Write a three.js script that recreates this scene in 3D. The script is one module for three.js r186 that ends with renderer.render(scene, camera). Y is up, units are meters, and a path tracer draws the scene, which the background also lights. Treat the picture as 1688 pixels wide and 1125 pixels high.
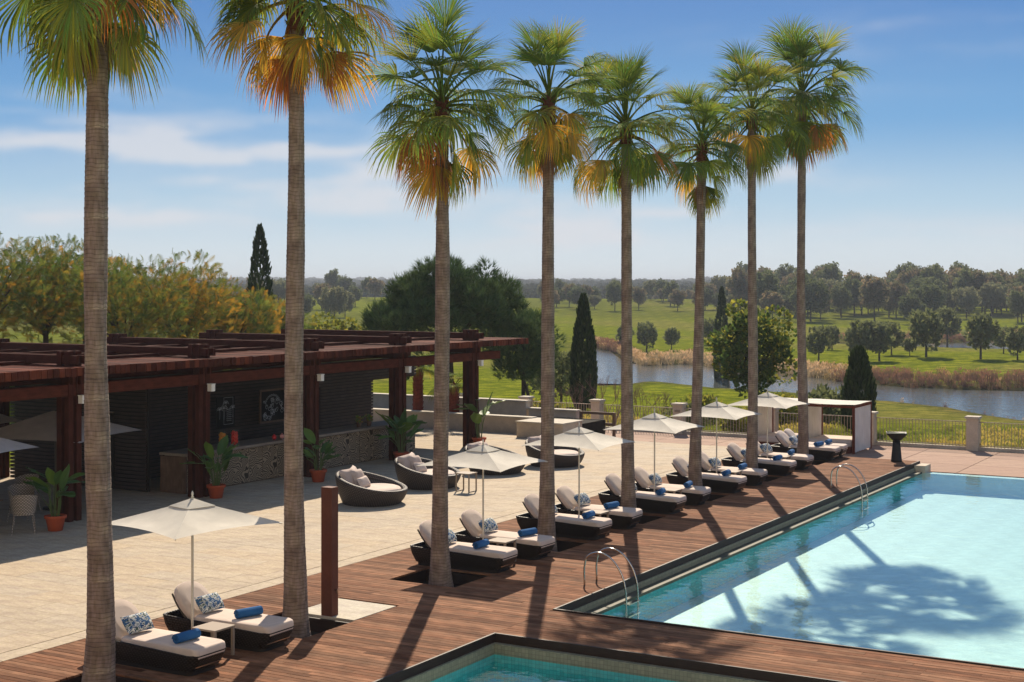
import * as THREE from 'three';
import { mergeGeometries } from 'three/addons/utils/BufferGeometryUtils.js';
import { RoundedBoxGeometry } from 'three/addons/geometries/RoundedBoxGeometry.js';

// ---------- camera, sky, sun, exposure ----------
const scene = new THREE.Scene();
const EYE = 5.6, YAW = THREE.MathUtils.degToRad(30.13), FPX = 2405;
const camera = new THREE.PerspectiveCamera(26.33, 1688 / 1125, 0.1, 9000);
camera.position.set(0, EYE, 0);
camera.rotation.set(0, YAW, 0);
camera.setViewOffset(1688, 1125, 0, 95.5, 1688, 1125);      // lens shifted down, verticals stay upright
const renderer = new THREE.WebGLRenderer({ antialias: true });
renderer.toneMapping = THREE.LinearToneMapping;
renderer.toneMappingExposure = 1.6;
renderer.shadowMap.enabled = true;

const FW = [-Math.sin(YAW), -Math.cos(YAW)], RT = [Math.cos(YAW), -Math.sin(YAW)];
// place on the ground plan: sideways offset given as picture column at a distance along the view axis
const plan = (col, depth) => { const s = (col - 844) / FPX * depth; return [FW[0] * depth + RT[0] * s, FW[1] * depth + RT[1] * s]; };

const SUN_EL = THREE.MathUtils.degToRad(37.5), SUN_AZ = THREE.MathUtils.degToRad(27);
const sunDir = new THREE.Vector3(-Math.sin(SUN_AZ) * Math.cos(SUN_EL), Math.sin(SUN_EL), -Math.cos(SUN_AZ) * Math.cos(SUN_EL));
const sun = new THREE.DirectionalLight(new THREE.Color().setRGB(1.0, 0.86, 0.68), 5);
sun.position.copy(sunDir).multiplyScalar(120).add(new THREE.Vector3(-15, 0, -32));
sun.target.position.set(-15, 0, -32);
sun.castShadow = true; sun.shadow.mapSize.set(4096, 4096); sun.shadow.radius = 1;
Object.assign(sun.shadow.camera, { left: -60, right: 60, top: 60, bottom: -60, near: 1, far: 320 });
scene.add(sun, sun.target);

// ---------- random numbers and noise ----------
function rngOf(seed) { let a = seed >>> 0; return () => { a |= 0; a = a + 0x6D2B79F5 | 0; let t = Math.imul(a ^ a >>> 15, 1 | a); t = t + Math.imul(t ^ t >>> 7, 61 | t) ^ t; return ((t ^ t >>> 14) >>> 0) / 4294967296; }; }
const rnd = rngOf(7);
const rr = (a, b, r = rnd) => a + (b - a) * r();
const lerp = (a, b, t) => a + (b - a) * t, clamp = (v, a = 0, b = 1) => Math.min(b, Math.max(a, v));
const smooth = (a, b, v) => { const t = clamp((v - a) / (b - a)); return t * t * (3 - 2 * t); };
const hash = (x, y, s) => { let h = Math.imul(x, 374761393) + Math.imul(y, 668265263) + Math.imul(s, 2246822519) | 0; h = Math.imul(h ^ h >>> 13, 1274126177); return ((h ^ h >>> 16) >>> 0) / 4294967296; };
function vnoise(x, y, s = 0, per = 0) {
  const xi = Math.floor(x), yi = Math.floor(y), fx = x - xi, fy = y - yi, u = fx * fx * (3 - 2 * fx), v = fy * fy * (3 - 2 * fy);
  const w = n => per ? ((n % per) + per) % per : n, a = hash(w(xi), w(yi), s), b = hash(w(xi + 1), w(yi), s), c = hash(w(xi), w(yi + 1), s), d = hash(w(xi + 1), w(yi + 1), s);
  return lerp(lerp(a, b, u), lerp(c, d, u), v);
}
function fbm(x, y, s = 0, oct = 4, per = 0) { let t = 0, a = .5, n = 0; for (let i = 0; i < oct; i++) { t += a * vnoise(x, y, s + i, per); n += a; x *= 2; y *= 2; per *= 2; a *= .5; } return t / n; }

// ---------- sky: clear blue with thin cirrus ----------
{
  const w = 2048, h = 1024, d = new Float32Array(w * h * 4), E = 1.6;
  const stops = [[-90, .16, .15, .12], [-2, .36, .35, .32], [0, .69, .755, .785], [1.2, .62, .715, .78], [3, .42, .60, .75], [6.3, .135, .36, .66], [11, .035, .20, .53], [20, .06, .20, .48], [45, .085, .20, .43], [90, .09, .18, .37]];
  const cloud = [[-11.5, 4.9, 9, 1.15, .70], [-4, 3.3, 7, .7, .55], [-7, 5.6, 7, .5, .5], [9, 2.0, 5, .45, .5], [-16, 2.6, 6, .5, .4], [3, 7.6, 8, .4, .2], [-14, 6.9, 3.4, .35, .5], [4, 1.9, 6.5, .8, .5], [11, 4.1, 2.6, .6, .35], [-19, 5.1, 4, .5, .45], [17, 2.2, 8, .6, .2], [14, 9.4, 6, .8, .12], [6, 2.6, 2.6, .35, .45]];
  for (let j = 0; j < h; j++) for (let i = 0; i < w; i++) {
    const el = (j + .5) / h * 180 - 90, u = (i + .5) / w * 2 * Math.PI - Math.PI;        // three.js equirect: u = atan2(z, x)
    const ce = Math.cos(el * Math.PI / 180), dx = Math.cos(u) * ce, dz = Math.sin(u) * ce, dy = Math.sin(el * Math.PI / 180);
    let k = 0; while (k < stops.length - 2 && stops[k + 1][0] < el) k++;
    const t = smooth(0, 1, clamp((el - stops[k][0]) / (stops[k + 1][0] - stops[k][0]))) * .35 + .65 * clamp((el - stops[k][0]) / (stops[k + 1][0] - stops[k][0]));
    let c = [1, 2, 3].map(n => lerp(stops[k][n], stops[k + 1][n], t));
    if (el > -2) {
      const az = Math.atan2(dx * RT[0] + dz * RT[1], dx * FW[0] + dz * FW[1]) * 180 / Math.PI;
      const ang = Math.acos(clamp(dx * sunDir.x + dy * sunDir.y + dz * sunDir.z, -1, 1)) * 180 / Math.PI;
      const glow = .6 * Math.exp(-ang / 9) + .24 * Math.exp(-ang / 22);
      c = [c[0] + glow * 1.0, c[1] + glow * .95, c[2] + glow * .85];
      let cl = 0;
      for (const [ca, cel, wa, we, s] of cloud) cl = Math.max(cl, s * Math.exp(-(((az - ca) / wa) ** 2) - ((el - cel - (az - ca) * -.03) / we) ** 2));
      cl += .10 * smooth(10, 24, el);
      const wisp = fbm(az * .22 + el * .18 + 40, el * 1.5 - az * .05 + 9, 11, 5), fine = fbm(az * .8 + el * .5 + 3, el * 5.5 - az * .3 + 8, 31, 5);
      cl = clamp(cl * (.25 + 1.9 * smooth(.34, .72, wisp)) * (.3 + 1.5 * fine), 0, .8);
      c = [lerp(c[0], .74, cl), lerp(c[1], .75, cl), lerp(c[2], .79, cl)];
    }
    const o = (j * w + i) * 4; d[o] = c[0] / E; d[o + 1] = c[1] / E; d[o + 2] = c[2] / E; d[o + 3] = 1;
  }
  const sky = new THREE.DataTexture(d, w, h, THREE.RGBAFormat, THREE.FloatType);
  sky.mapping = THREE.EquirectangularReflectionMapping; sky.magFilter = sky.minFilter = THREE.LinearFilter; sky.needsUpdate = true;
  scene.background = sky; scene.environment = sky;
}

// ---------- textures (grain, relief) ----------
function tex(n, fn, srgb = true) {
  const d = new Uint8Array(n * n * 4);
  for (let j = 0; j < n; j++) for (let i = 0; i < n; i++) { const c = fn(i / n, j / n), o = (j * n + i) * 4; d[o] = clamp(c[0]) * 255; d[o + 1] = clamp(c[1]) * 255; d[o + 2] = clamp(c[2]) * 255; d[o + 3] = 255; }
  const t = new THREE.DataTexture(d, n, n); t.wrapS = t.wrapT = THREE.RepeatWrapping; t.magFilter = THREE.LinearFilter; t.minFilter = THREE.LinearMipmapLinearFilter; t.generateMipmaps = true;
  if (srgb) t.colorSpace = THREE.SRGBColorSpace; t.needsUpdate = true; return t;
}
const rep = (t, x, y) => { const c = t.clone(); c.repeat.set(x, y); c.needsUpdate = true; return c; };
const g3 = v => [v, v, v];
const T = {
  wood: tex(512, (u, v) => { const s = fbm(u * 6, v * 64, 3, 4, 0) * .5 + fbm(u * 4, v * 128, 9, 3, 0) * .5; const m = fbm(u * 4, v * 4, 17, 3, 4); return g3(.62 + .42 * (s - .5) + .25 * (m - .5) + .12); }),
  stone: tex(512, (u, v) => { const a = fbm(u * 4, v * 6, 5, 5, 0), b = fbm(u * 32, v * 32, 8, 3, 32); const c = .82 + .18 * (a - .5) + .12 * (b - .5); return [c, c * (.985 + .03 * a), c * (.95 + .07 * b)]; }),
  plaster: tex(256, (u, v) => { const a = fbm(u * 4, v * 4, 15, 4, 4), b = fbm(u * 40, v * 40, 18, 2, 40); return g3(.88 + .12 * (a - .5) + .08 * (b - .5)); }),
  bark: tex(512, (u, v) => { const a = fbm(u * 30, v * 8, 21, 4, 0), b = fbm(u * 4, v * 7, 25, 4, 0), c = fbm(u * 9, v * 30, 28, 3, 0), ph = v * 22 + 1.6 * fbm(u * 3, v * 5, 35, 3, 0), fr = ph - Math.floor(ph), w = 1 - (1 - smooth(.0, .20 + .25 * c, fr)) * smooth(.32, .5, c + .12); const k = (.80 + .22 * (a - .5) + .38 * (b - .5)) * (.76 + .24 * w); return [k, k * (.93 + .07 * b), k * (.88 + .1 * a)]; }),
  weave: tex(256, (u, v) => { const x = u * 16, y = v * 32, o = Math.floor(y) % 2 * .5, a = Math.sin((x + o) * 2 * Math.PI) * .5 + .5, b = Math.abs(Math.sin(y * Math.PI)); return g3(.35 + .4 * a * b + .25 * b); }),
  fabric: tex(256, (u, v) => { const a = Math.sin(u * 400) * Math.sin(v * 400), b = fbm(u * 5, v * 5, 33, 4, 5); return g3(.9 + .04 * a + .1 * (b - .5)); }),
  grass: tex(512, (u, v) => { const a = fbm(u * 8, v * 8, 41, 5, 8), b = fbm(u * 90, v * 90, 46, 2, 90); const k = .72 + .5 * (a - .5) + .4 * (b - .5); return [k * (.95 + .2 * (a - .5)), k, k * .9]; }),
  ripple: tex(512, (u, v) => { const a = fbm(u * 8, v * 8, 51, 4, 8), b = fbm(u * 20, v * 20, 57, 3, 20); return g3(.5 + .8 * (a - .5) + .35 * (b - .5)); }, false),
  wind: tex(512, (u, v) => { const a = fbm(u * 10, v * 22, 61, 4, 0), b = fbm(u * 40, v * 80, 66, 2, 0); return g3(.5 + .8 * (a - .5) + .3 * (b - .5)); }, false),
  mosaic: tex(256, (u, v) => { const n = 16, x = u * n, y = v * n, e = Math.min(x % 1, y % 1) < .1 ? .86 : 1, k = .9 + .1 * (hash(Math.floor(x), Math.floor(y), 5) - .5); return g3(k * e); }),
  print: tex(256, (u, v) => { const a = fbm(u * 6 + 1.3 * fbm(u * 5, v * 5, 71, 2, 5), v * 6, 72, 3, 0), b = fbm(u * 11, v * 11, 77, 3, 11); const s = Math.abs(Math.sin(a * 26)) ; if (s < .42) return [.16, .26, .42]; if (b > .58) return [.30, .45, .60]; if (b < .36) return [.33, .42, .36]; return [.90, .90, .86]; }),
  carve: tex(512, (u, v) => { const p = Math.floor(u * 3), w1 = fbm(u * 3, v * 3, 81 + p, 2, 0), w2 = fbm(u * 5 + 9, v * 5, 91 + p, 2, 0); const s = Math.sin((w1 * 6 + (p % 2 ? u * 14 + v * 4 : v * 14 - u * 5) + w2 * 3) * 6.3); return g3(s > -.3 ? .9 : .42); }),
};
const col = (r, g, b) => new THREE.Color().setRGB(r, g, b);
function mat(c, o = {}) { return new THREE.MeshPhysicalMaterial({ color: col(...c), roughness: .8, specularIntensity: .45, ...o }); }
const M = {
  deck: mat([1, 1, 1], { vertexColors: true, map: T.wood, roughness: .85, specularIntensity: .12, bumpMap: T.wood, bumpScale: .004 }),
  deckEdge: mat([.05, .028, .02], { map: T.wood, roughness: .6 }),
  pergola: mat([.18, .052, .033], { map: T.wood, roughness: .85, specularIntensity: .1, bumpMap: T.wood, bumpScale: .003 }),
  pergola2: mat([.125, .039, .026], { map: T.wood, roughness: .85, specularIntensity: .1 }),
  pergola3: mat([.27, .076, .042], { map: T.wood, roughness: .85, specularIntensity: .1 }),
  slat: mat([.09, .061, .049], { map: T.wood, roughness: .55 }),
  black: mat([.018, .014, .013], { roughness: .7 }),
  barTop: mat([.42, .34, .27], { map: T.stone, roughness: .45 }),
  carved: mat([.46, .35, .23], { map: T.carve, bumpMap: T.carve, bumpScale: .02, roughness: .75 }),
  panel: mat([.30, .185, .12], { map: T.wood, roughness: .7 }),
  facade: mat([.84, .77, .66], { map: T.plaster, roughness: .9 }),
  cream: mat([.68, .57, .44], { map: T.plaster, roughness: .9 }),
  capstone: mat([.70, .62, .51], { map: T.stone, roughness: .85 }),
  soil: mat([.035, .026, .02], { map: T.grass, roughness: 1 }),
  wicker: mat([.040, .030, .026], { map: T.weave, bumpMap: T.weave, bumpScale: .006, roughness: .5 }),
  wickerGrey: mat([.135, .112, .105], { map: T.weave, bumpMap: T.weave, bumpScale: .006, roughness: .6 }),
  cushion: mat([.74, .61, .52], { map: T.fabric, roughness: .95, sheen: .3 }),
  cushion2: mat([.60, .48, .41], { map: T.fabric, roughness: .95 }),
  print: mat([.9, .9, .9], { map: T.print, roughness: .95 }),
  towel: mat([.028, .13, .33], { map: T.fabric, bumpMap: T.fabric, bumpScale: .004, roughness: 1, sheen: .5 }),
  canopy: mat([.78, .73, .62], { map: T.fabric, roughness: .9, transmission: .22, thickness: 0, side: THREE.DoubleSide }),
  canopyTaupe: mat([.74, .64, .57], { map: T.fabric, roughness: .95, transmission: .25, thickness: 0, side: THREE.DoubleSide }),
  pole: mat([.58, .53, .45], { roughness: .4, metalness: .3 }),
  taupe: mat([.27, .215, .165], { roughness: .7 }),
  steel: mat([.46, .44, .41], { roughness: .18, metalness: 1 }),
  corten: mat([.16, .055, .032], { map: T.plaster, roughness: .75 }),
  terracottaPot: mat([.52, .105, .045], { map: T.plaster, roughness: .8 }),
  leafDark: mat([.065, .15, .035], { roughness: .6, side: THREE.DoubleSide, transmission: .3, thickness: 0 }),
  leafLight: mat([.13, .24, .035], { roughness: .6, side: THREE.DoubleSide, transmission: .35, thickness: 0 }),
  stem: mat([.09, .13, .04], { roughness: .7 }),
  bark: mat([.40, .31, .255], { map: T.bark, bumpMap: T.bark, bumpScale: .008, roughness: .95 }),
  boots: mat([.26, .105, .06], { map: T.bark, roughness: .95 }),
  limb: mat([.11, .085, .065], { map: T.bark, roughness: 1 }),
  foliage: mat([1.5, 1.5, 1.5], { vertexColors: true, roughness: .95, specularIntensity: .2, side: THREE.DoubleSide, transmission: .45, thickness: 0 }),
  needles: mat([1.4, 1.4, 1.4], { vertexColors: true, roughness: .95, specularIntensity: .2, side: THREE.DoubleSide, transmission: .15, thickness: 0 }),
  railing: mat([.36, .29, .21], { roughness: .6 }),
  iron: mat([.075, .062, .05], { roughness: .5, metalness: .5 }),
  lampGlass: mat([.8, .8, .76], { roughness: .3 }),
  white: mat([.78, .74, .69], { map: T.fabric, roughness: .9 }),
  poolFloor: mat([.52, .77, .735], { map: T.plaster, roughness: .6 }),
  poolWall: mat([.05, .60, .62], { map: T.mosaic, roughness: .5 }),
  olive: mat([.30, .29, .20], { map: T.mosaic, roughness: .6 }),
  gutter: mat([.14, .14, .10], { map: T.stone, roughness: .7 }),
  bbq: mat([.025, .025, .027], { roughness: .5, metalness: .4 }),
  ash: mat([.25, .24, .23], { map: T.grass, roughness: 1 }),
};
// ---------- helpers ----------
const taken = {};
function numbered(n) { const k = taken[n] = (taken[n] ?? -1) + 1; return k ? `${n}_${String(k).padStart(3, '0')}` : n; }
function place(o) { o.traverse(m => { if (m.isMesh) { m.castShadow = true; m.receiveShadow = true; } }); return o; }
function thing(name, label, category, [x, y, z] = [0, 0, 0], turn = 0, group) { const o = new THREE.Group(); o.name = numbered(name); o.position.set(x, y, z); o.rotation.y = turn; o.userData = { label, category }; if (group) o.userData.group = group; scene.add(o); return o; }
function part(name, geo, m, parent, kind) { const o = new THREE.Mesh(geo, m); o.name = name; o.castShadow = o.receiveShadow = true; if (kind) o.userData.kind = kind; parent.add(o); return o; }
function single(name, geo, m, label, category, pos, turn = 0, group) { const o = new THREE.Mesh(geo, m); o.name = numbered(name); o.castShadow = o.receiveShadow = true; o.position.set(...pos); o.rotation.y = turn; o.userData = { label, category }; if (group) o.userData.group = group; scene.add(o); return o; }
function setting(name, geo, m, kind = 'structure') { const o = new THREE.Mesh(geo, m); o.name = numbered(name); o.castShadow = o.receiveShadow = true; o.userData = { kind }; scene.add(o); return o; }
// box with texture coordinates in metres, long side along u; c = [x0, x1, y0, y1, z0, z1]
function bx(x0, x1, y0, y1, z0, z1, ou = 0, ov = 0) {
  const w = x1 - x0, h = y1 - y0, d = z1 - z0, g = new THREE.BoxGeometry(w, h, d).toNonIndexed(), p = g.attributes.position, n = g.attributes.normal, uv = g.attributes.uv;
  for (let i = 0; i < p.count; i++) {
    const P = [p.getX(i), p.getY(i), p.getZ(i)], a = Math.abs(n.getX(i)) > .5 ? [1, 2] : Math.abs(n.getY(i)) > .5 ? [0, 2] : [0, 1], S = [w, h, d];
    const [l, s] = S[a[0]] >= S[a[1]] ? a : [a[1], a[0]];
    uv.setXY(i, P[l] + ou, P[s] + ov);
  }
  return g.translate((x0 + x1) / 2, (y0 + y1) / 2, (z0 + z1) / 2);
}
const merge = l => mergeGeometries(l.map(g => g.index ? g.toNonIndexed() : g));
function tube(pts, r0, r1 = r0, seg = 6, n = 0) {
  const c = new THREE.CatmullRomCurve3(pts.map(p => new THREE.Vector3(...p))), N = n || Math.max(2, pts.length * 3), g = new THREE.TubeGeometry(c, N, 1, seg, false), p = g.attributes.position, uv = g.attributes.uv, L = c.getLength();
  for (let i = 0; i <= N; i++) { const q = c.getPointAt(i / N), r = lerp(r0, r1, i / N); for (let j = 0; j <= seg; j++) { const k = i * (seg + 1) + j; p.setXYZ(k, q.x + (p.getX(k) - q.x) * r, q.y + (p.getY(k) - q.y) * r, q.z + (p.getZ(k) - q.z) * r); uv.setXY(k, uv.getX(k) * L, uv.getY(k) * r * 6); } }
  return g;
}
const lathe = (pts, n = 24) => new THREE.LatheGeometry(pts.map(p => new THREE.Vector2(...p)), n);
// soft pillow: a box pinched at its rim
function pillowGeo(w, h, t) {
  const n = 10, g = new THREE.PlaneGeometry(w, h, n, n), p = g.attributes.position, a = g.clone();
  for (const [q, s] of [[g, 1], [a, -1]]) { const P = q.attributes.position; for (let i = 0; i < P.count; i++) { const u = P.getX(i) / w * 2, v = P.getY(i) / h * 2, b = Math.pow(Math.max(0, (1 - u ** 4) * (1 - v ** 4)), .45), pin = 1 - .07 * (1 - Math.abs(u * v)) * (u * u + v * v) * .5; P.setXYZ(i, P.getX(i) * pin, P.getY(i) * pin, s * t / 2 * b); } }
  const idx = a.index.array; for (let i = 0; i < idx.length; i += 3) { const k = idx[i]; idx[i] = idx[i + 1]; idx[i + 1] = k; }
  const m = mergeGeometries([g, a]); m.computeVertexNormals(); return m;
}
class Soup {           // triangles with a colour each, for foliage
  constructor() { this.p = []; this.c = []; }
  leaf(tpl, m, c) { const v = new THREE.Vector3(); for (let i = 0; i < tpl.length; i += 3) { v.set(tpl[i], tpl[i + 1], tpl[i + 2]).applyMatrix4(m); this.p.push(v.x, v.y, v.z); this.c.push(c[0], c[1], c[2]); } }
  build() { const g = new THREE.BufferGeometry(); g.setAttribute('position', new THREE.Float32BufferAttribute(this.p, 3)); g.setAttribute('color', new THREE.Float32BufferAttribute(this.c, 3)); g.computeVertexNormals(); return g; }
}
// ---------- terrain ----------
const LAKE_Y = -3.0;
function onLake(px, py) { const t = FPX * (EYE - LAKE_Y) / (py - 467); return plan(px, t); }
const lakes = [
  [[975, 574], [1020, 582], [1062, 604], [1130, 601], [1170, 605], [1240, 614], [1330, 622], [1400, 632], [1500, 640], [1600, 642], [1700, 640], [1900, 640], [1900, 768], [1688, 704], [1600, 680], [1500, 668], [1400, 660], [1330, 653], [1200, 645], [1100, 633], [1050, 632], [1000, 640], [975, 622]],
  [[1380, 566], [1540, 567], [1688, 561], [1850, 560], [1850, 583], [1688, 581], [1540, 577.5], [1380, 572]],
].map(l => l.map(p => onLake(...p)));
function lakeDist(x, z) {   // negative inside
  let best = 1e9;
  for (const L of lakes) {
    let ins = false, d = 1e9;
    for (let i = 0, j = L.length - 1; i < L.length; j = i++) {
      const [xi, zi] = L[i], [xj, zj] = L[j];
      if ((zi > z) !== (zj > z) && x < (xj - xi) * (z - zi) / (zj - zi) + xi) ins = !ins;
      const ex = xj - xi, ez = zj - zi, t = clamp(((x - xi) * ex + (z - zi) * ez) / (ex * ex + ez * ez)); d = Math.min(d, Math.hypot(x - xi - ex * t, z - zi - ez * t));
    }
    best = Math.min(best, ins ? -d : d);
  }
  return best;
}
const FENCE_Z = -52.7;
function groundY(x, z) {
  const r = Math.hypot(x, z);
  const dx = Math.max(-34.6 - x, x - 45, 0), dz = Math.max(FENCE_Z - z, z - 40, 0), d = Math.hypot(dx, dz);
  if (d <= .01) return -1.6;
  let h = lerp(-.42, -2.62, smooth(0, 48, d));
  h = lerp(h, 1.9, smooth(-35, -47, x) * smooth(-62, -46, z));
  h += smooth(60, 200, r) * (fbm(x / 60 + 5, z / 60, 101, 3) - .45) * lerp(.7, 3.6, smooth(210, 330, r));
  const far = smooth(500, 1900, r); h += far * (9 + 16 * (fbm(x / 700 + 3, z / 700 + 1, 111, 3) - .5));
  if (r < 420) { const L = lakeDist(x, z); h = lerp(Math.min(h, -3.9), Math.max(h, -2.75 + .02 * Math.max(0, L)), smooth(-3, 2.2, L)); }
  return h;
}
{
  const A = [], R = [];
  for (let a = -180; a < 180;) { A.push(a); a += Math.abs(a) < 25 ? .28 : 4; }
  for (let r = 20; r < 5200; r *= r < 70 ? 1.025 : r < 260 ? 1.013 : 1.035) R.push(r);
  const pos = [], c = [], uv = [], idx = [], n = A.length;
  for (const r of R) for (const a of A) {
    const t = a * Math.PI / 180, x = r * (FW[0] * Math.cos(t) + RT[0] * Math.sin(t)), z = r * (FW[1] * Math.cos(t) + RT[1] * Math.sin(t)), y = groundY(x, z);
    pos.push(x, y, z); uv.push(x / 6, z / 6);
    const dry = smooth(.5, .68, fbm(x / 26, z / 26, 121, 4)), rough = smooth(.45, .6, fbm(x / 55 + 7, z / 55, 131, 3));
    let k = [.215, .225, .026];
    k = k.map((v, i) => lerp(v, [.155, .155, .035][i], rough * .7)); k = k.map((v, i) => lerp(v, [.27, .22, .085][i], dry * .6));
    if (r > 600) { const w = smooth(600, 900, r) * smooth(.38, .5, fbm(x / 240, z / 240, 141, 3)); k = k.map((v, i) => lerp(v, [.060, .070, .032][i], w)); }
    if (r < 420) { const L = lakeDist(x, z); if (L < 5) k = k.map((v, i) => lerp([.10, .075, .05][i], v, smooth(0, 5, L))); }
    c.push(...k);
  }
  for (let i = 0; i < R.length - 1; i++) for (let j = 0; j < n; j++) { const a = i * n + j, b = i * n + (j + 1) % n, d = a + n, e = b + n; idx.push(a, b, d, b, e, d); }
  const g = new THREE.BufferGeometry(); g.setAttribute('position', new THREE.Float32BufferAttribute(pos, 3)); g.setAttribute('color', new THREE.Float32BufferAttribute(c, 3)); g.setAttribute('uv', new THREE.Float32BufferAttribute(uv, 2)); g.setIndex(idx); g.computeVertexNormals();
  if (g.attributes.normal.getY(5000) < 0) { for (let i = 0; i < idx.length; i += 3) { const k = idx[i]; idx[i] = idx[i + 1]; idx[i + 1] = k; } g.setIndex(idx); g.computeVertexNormals(); }
  setting('golf_lawn', g, mat([1.3, 1.3, 1.15], { vertexColors: true, map: T.grass, roughness: 1, specularIntensity: 0 }));
}
lakes.forEach((L, i) => {
  const cx = L.reduce((s, p) => s + p[0], 0) / L.length, cz = L.reduce((s, p) => s + p[1], 0) / L.length;
  const s = new THREE.Shape(L.map(([x, z]) => { const d = Math.hypot(x - cx, z - cz), k = 1 + 4 / d; return new THREE.Vector2(cx + (x - cx) * k, -(cz + (z - cz) * k)); }));
  const g = new THREE.ShapeGeometry(s).rotateX(-Math.PI / 2).translate(0, LAKE_Y, 0);
  setting('lake', g, mat([.09, .10, .09], { roughness: .06, specularIntensity: 1, ior: 1.33, bumpMap: rep(T.wind, .12, .12), bumpScale: .03 }));
});

// ---------- terrace: stone patio, deck, pools ----------
const DX0 = -17.35, DX1 = -11.95, PEND = -46.1;
const palms = [[-15.1, -14.58, 10.15, .172, .5], [-15.1, -18.92, 10.4, .163, .45], [-15.1, -23.32, 9.0, .15, .5], [-15.1, -27.47, 9.5, .144, .25], [-15.1, -31.56, 9.35, .146, .45], [-15.1, -35.66, 9.25, .14, .15], [-15.1, -39.79, 10.45, .142, .2], [-15.1, -44.13, 11.45, .15, .1]];
const PITS = palms.map(([x, z]) => [-15.85, -14.38, z - .62, z + .62]);
{
  const patio = setting('stone_patio', bx(-35, DX0 - .02, -.5, -.02, -47.1, 12), mat([.34, .28, .21], { map: T.stone, roughness: .9 }));
  const tones = [[.61, .49, .36], [.63, .515, .385], [.58, .47, .35], [.62, .49, .35], [.595, .49, .375], [.64, .52, .385]].map(c => mat(c, { map: T.stone, roughness: .85, specularIntensity: .3 }));
  const W = 1.2, D = .6, tileG = [0, 1, 2, 3].map(i => bx(-W / 2 + .0025, W / 2 - .0025, -.0185, 0, -D / 2 + .0025, D / 2 - .0025, i * 1.7, i * .9)), rest = [[], [], [], [], [], []], tiles = [];
  let row = 0;
  for (let z = -10; z > -47; z -= D, row++) for (let x = DX0 - .41 - [W, .8, .4][row % 3] + W / 2 - W * (row % 3 ? 1 : 0) + (row % 3 ? 0 : 0); x > -35; x -= W) {
    const dep = x * FW[0] + z * FW[1], sc = 844 + FPX * (x * RT[0] + z * RT[1]) / dep; tiles.push([x, z, dep, sc > -40 && sc < 1730 && dep > 15 ? 0 : 1]);
  }
  const cut = [];
  for (let q = 0, z = -10; z > -47; z -= D, q++) if (q % 3) cut.push(bx(DX0 - .41 - [W, .8, .4][q % 3] + .004, DX0 - .414, -.0185, 0, z - D / 2 + .004, z + D / 2 - .004, q * .3, q * .7));
  part('cut_tiles', merge(cut), tones[0], patio, 'stuff');
  tiles.sort((a, b) => a[3] - b[3] || a[2] - b[2]);
  tiles.forEach(([x, z], i) => {
    const k = Math.floor(rnd() * 6), g = tileG[Math.floor(rnd() * 4)], y = rr(-.0012, .0012);
    if (i < 290) { const m = part('paving_tile', g, tones[k], patio); m.position.set(x, y, z); } else rest[k].push(g.clone().translate(x, y, z));
  });
  rest.forEach((l, k) => l.length && part('far_paving_tiles', merge(l), tones[k], patio, 'stuff'));
  part('border_stones', merge(Array.from({ length: 46 }, (_, i) => bx(DX0 - .40, DX0 - .025, -.019, -.003, -46.9 + i * .8, -46.9 + i * .8 + .79, i * .37, i * .2))), tones[1], patio, 'stuff');
}
{ // terracotta coloured promenade, one step lower
  const base = setting('promenade', bx(-36, 40, -.8, -.325, FENCE_Z - .4, PEND + .6), mat([.28, .17, .12], { map: T.stone, roughness: .9 }));
  const tones = [[.46, .28, .20], [.43, .26, .185], [.48, .30, .215]].map(c => mat(c, { map: T.stone, roughness: .85 }));
  for (let x = -30, i = 0; x < 4; x += 2.4, i++) for (let z = FENCE_Z, j = 0; z < PEND; z += 2.2, j++) { const z1 = Math.min(z + 2.2, PEND + .55); part('slab', bx(x + .012, x + 2.388, -.324, -.30, z + .012, z1 - .012, i * 1.3, j * .7), tones[(i * 2 + j) % 3], base); }
}
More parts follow.
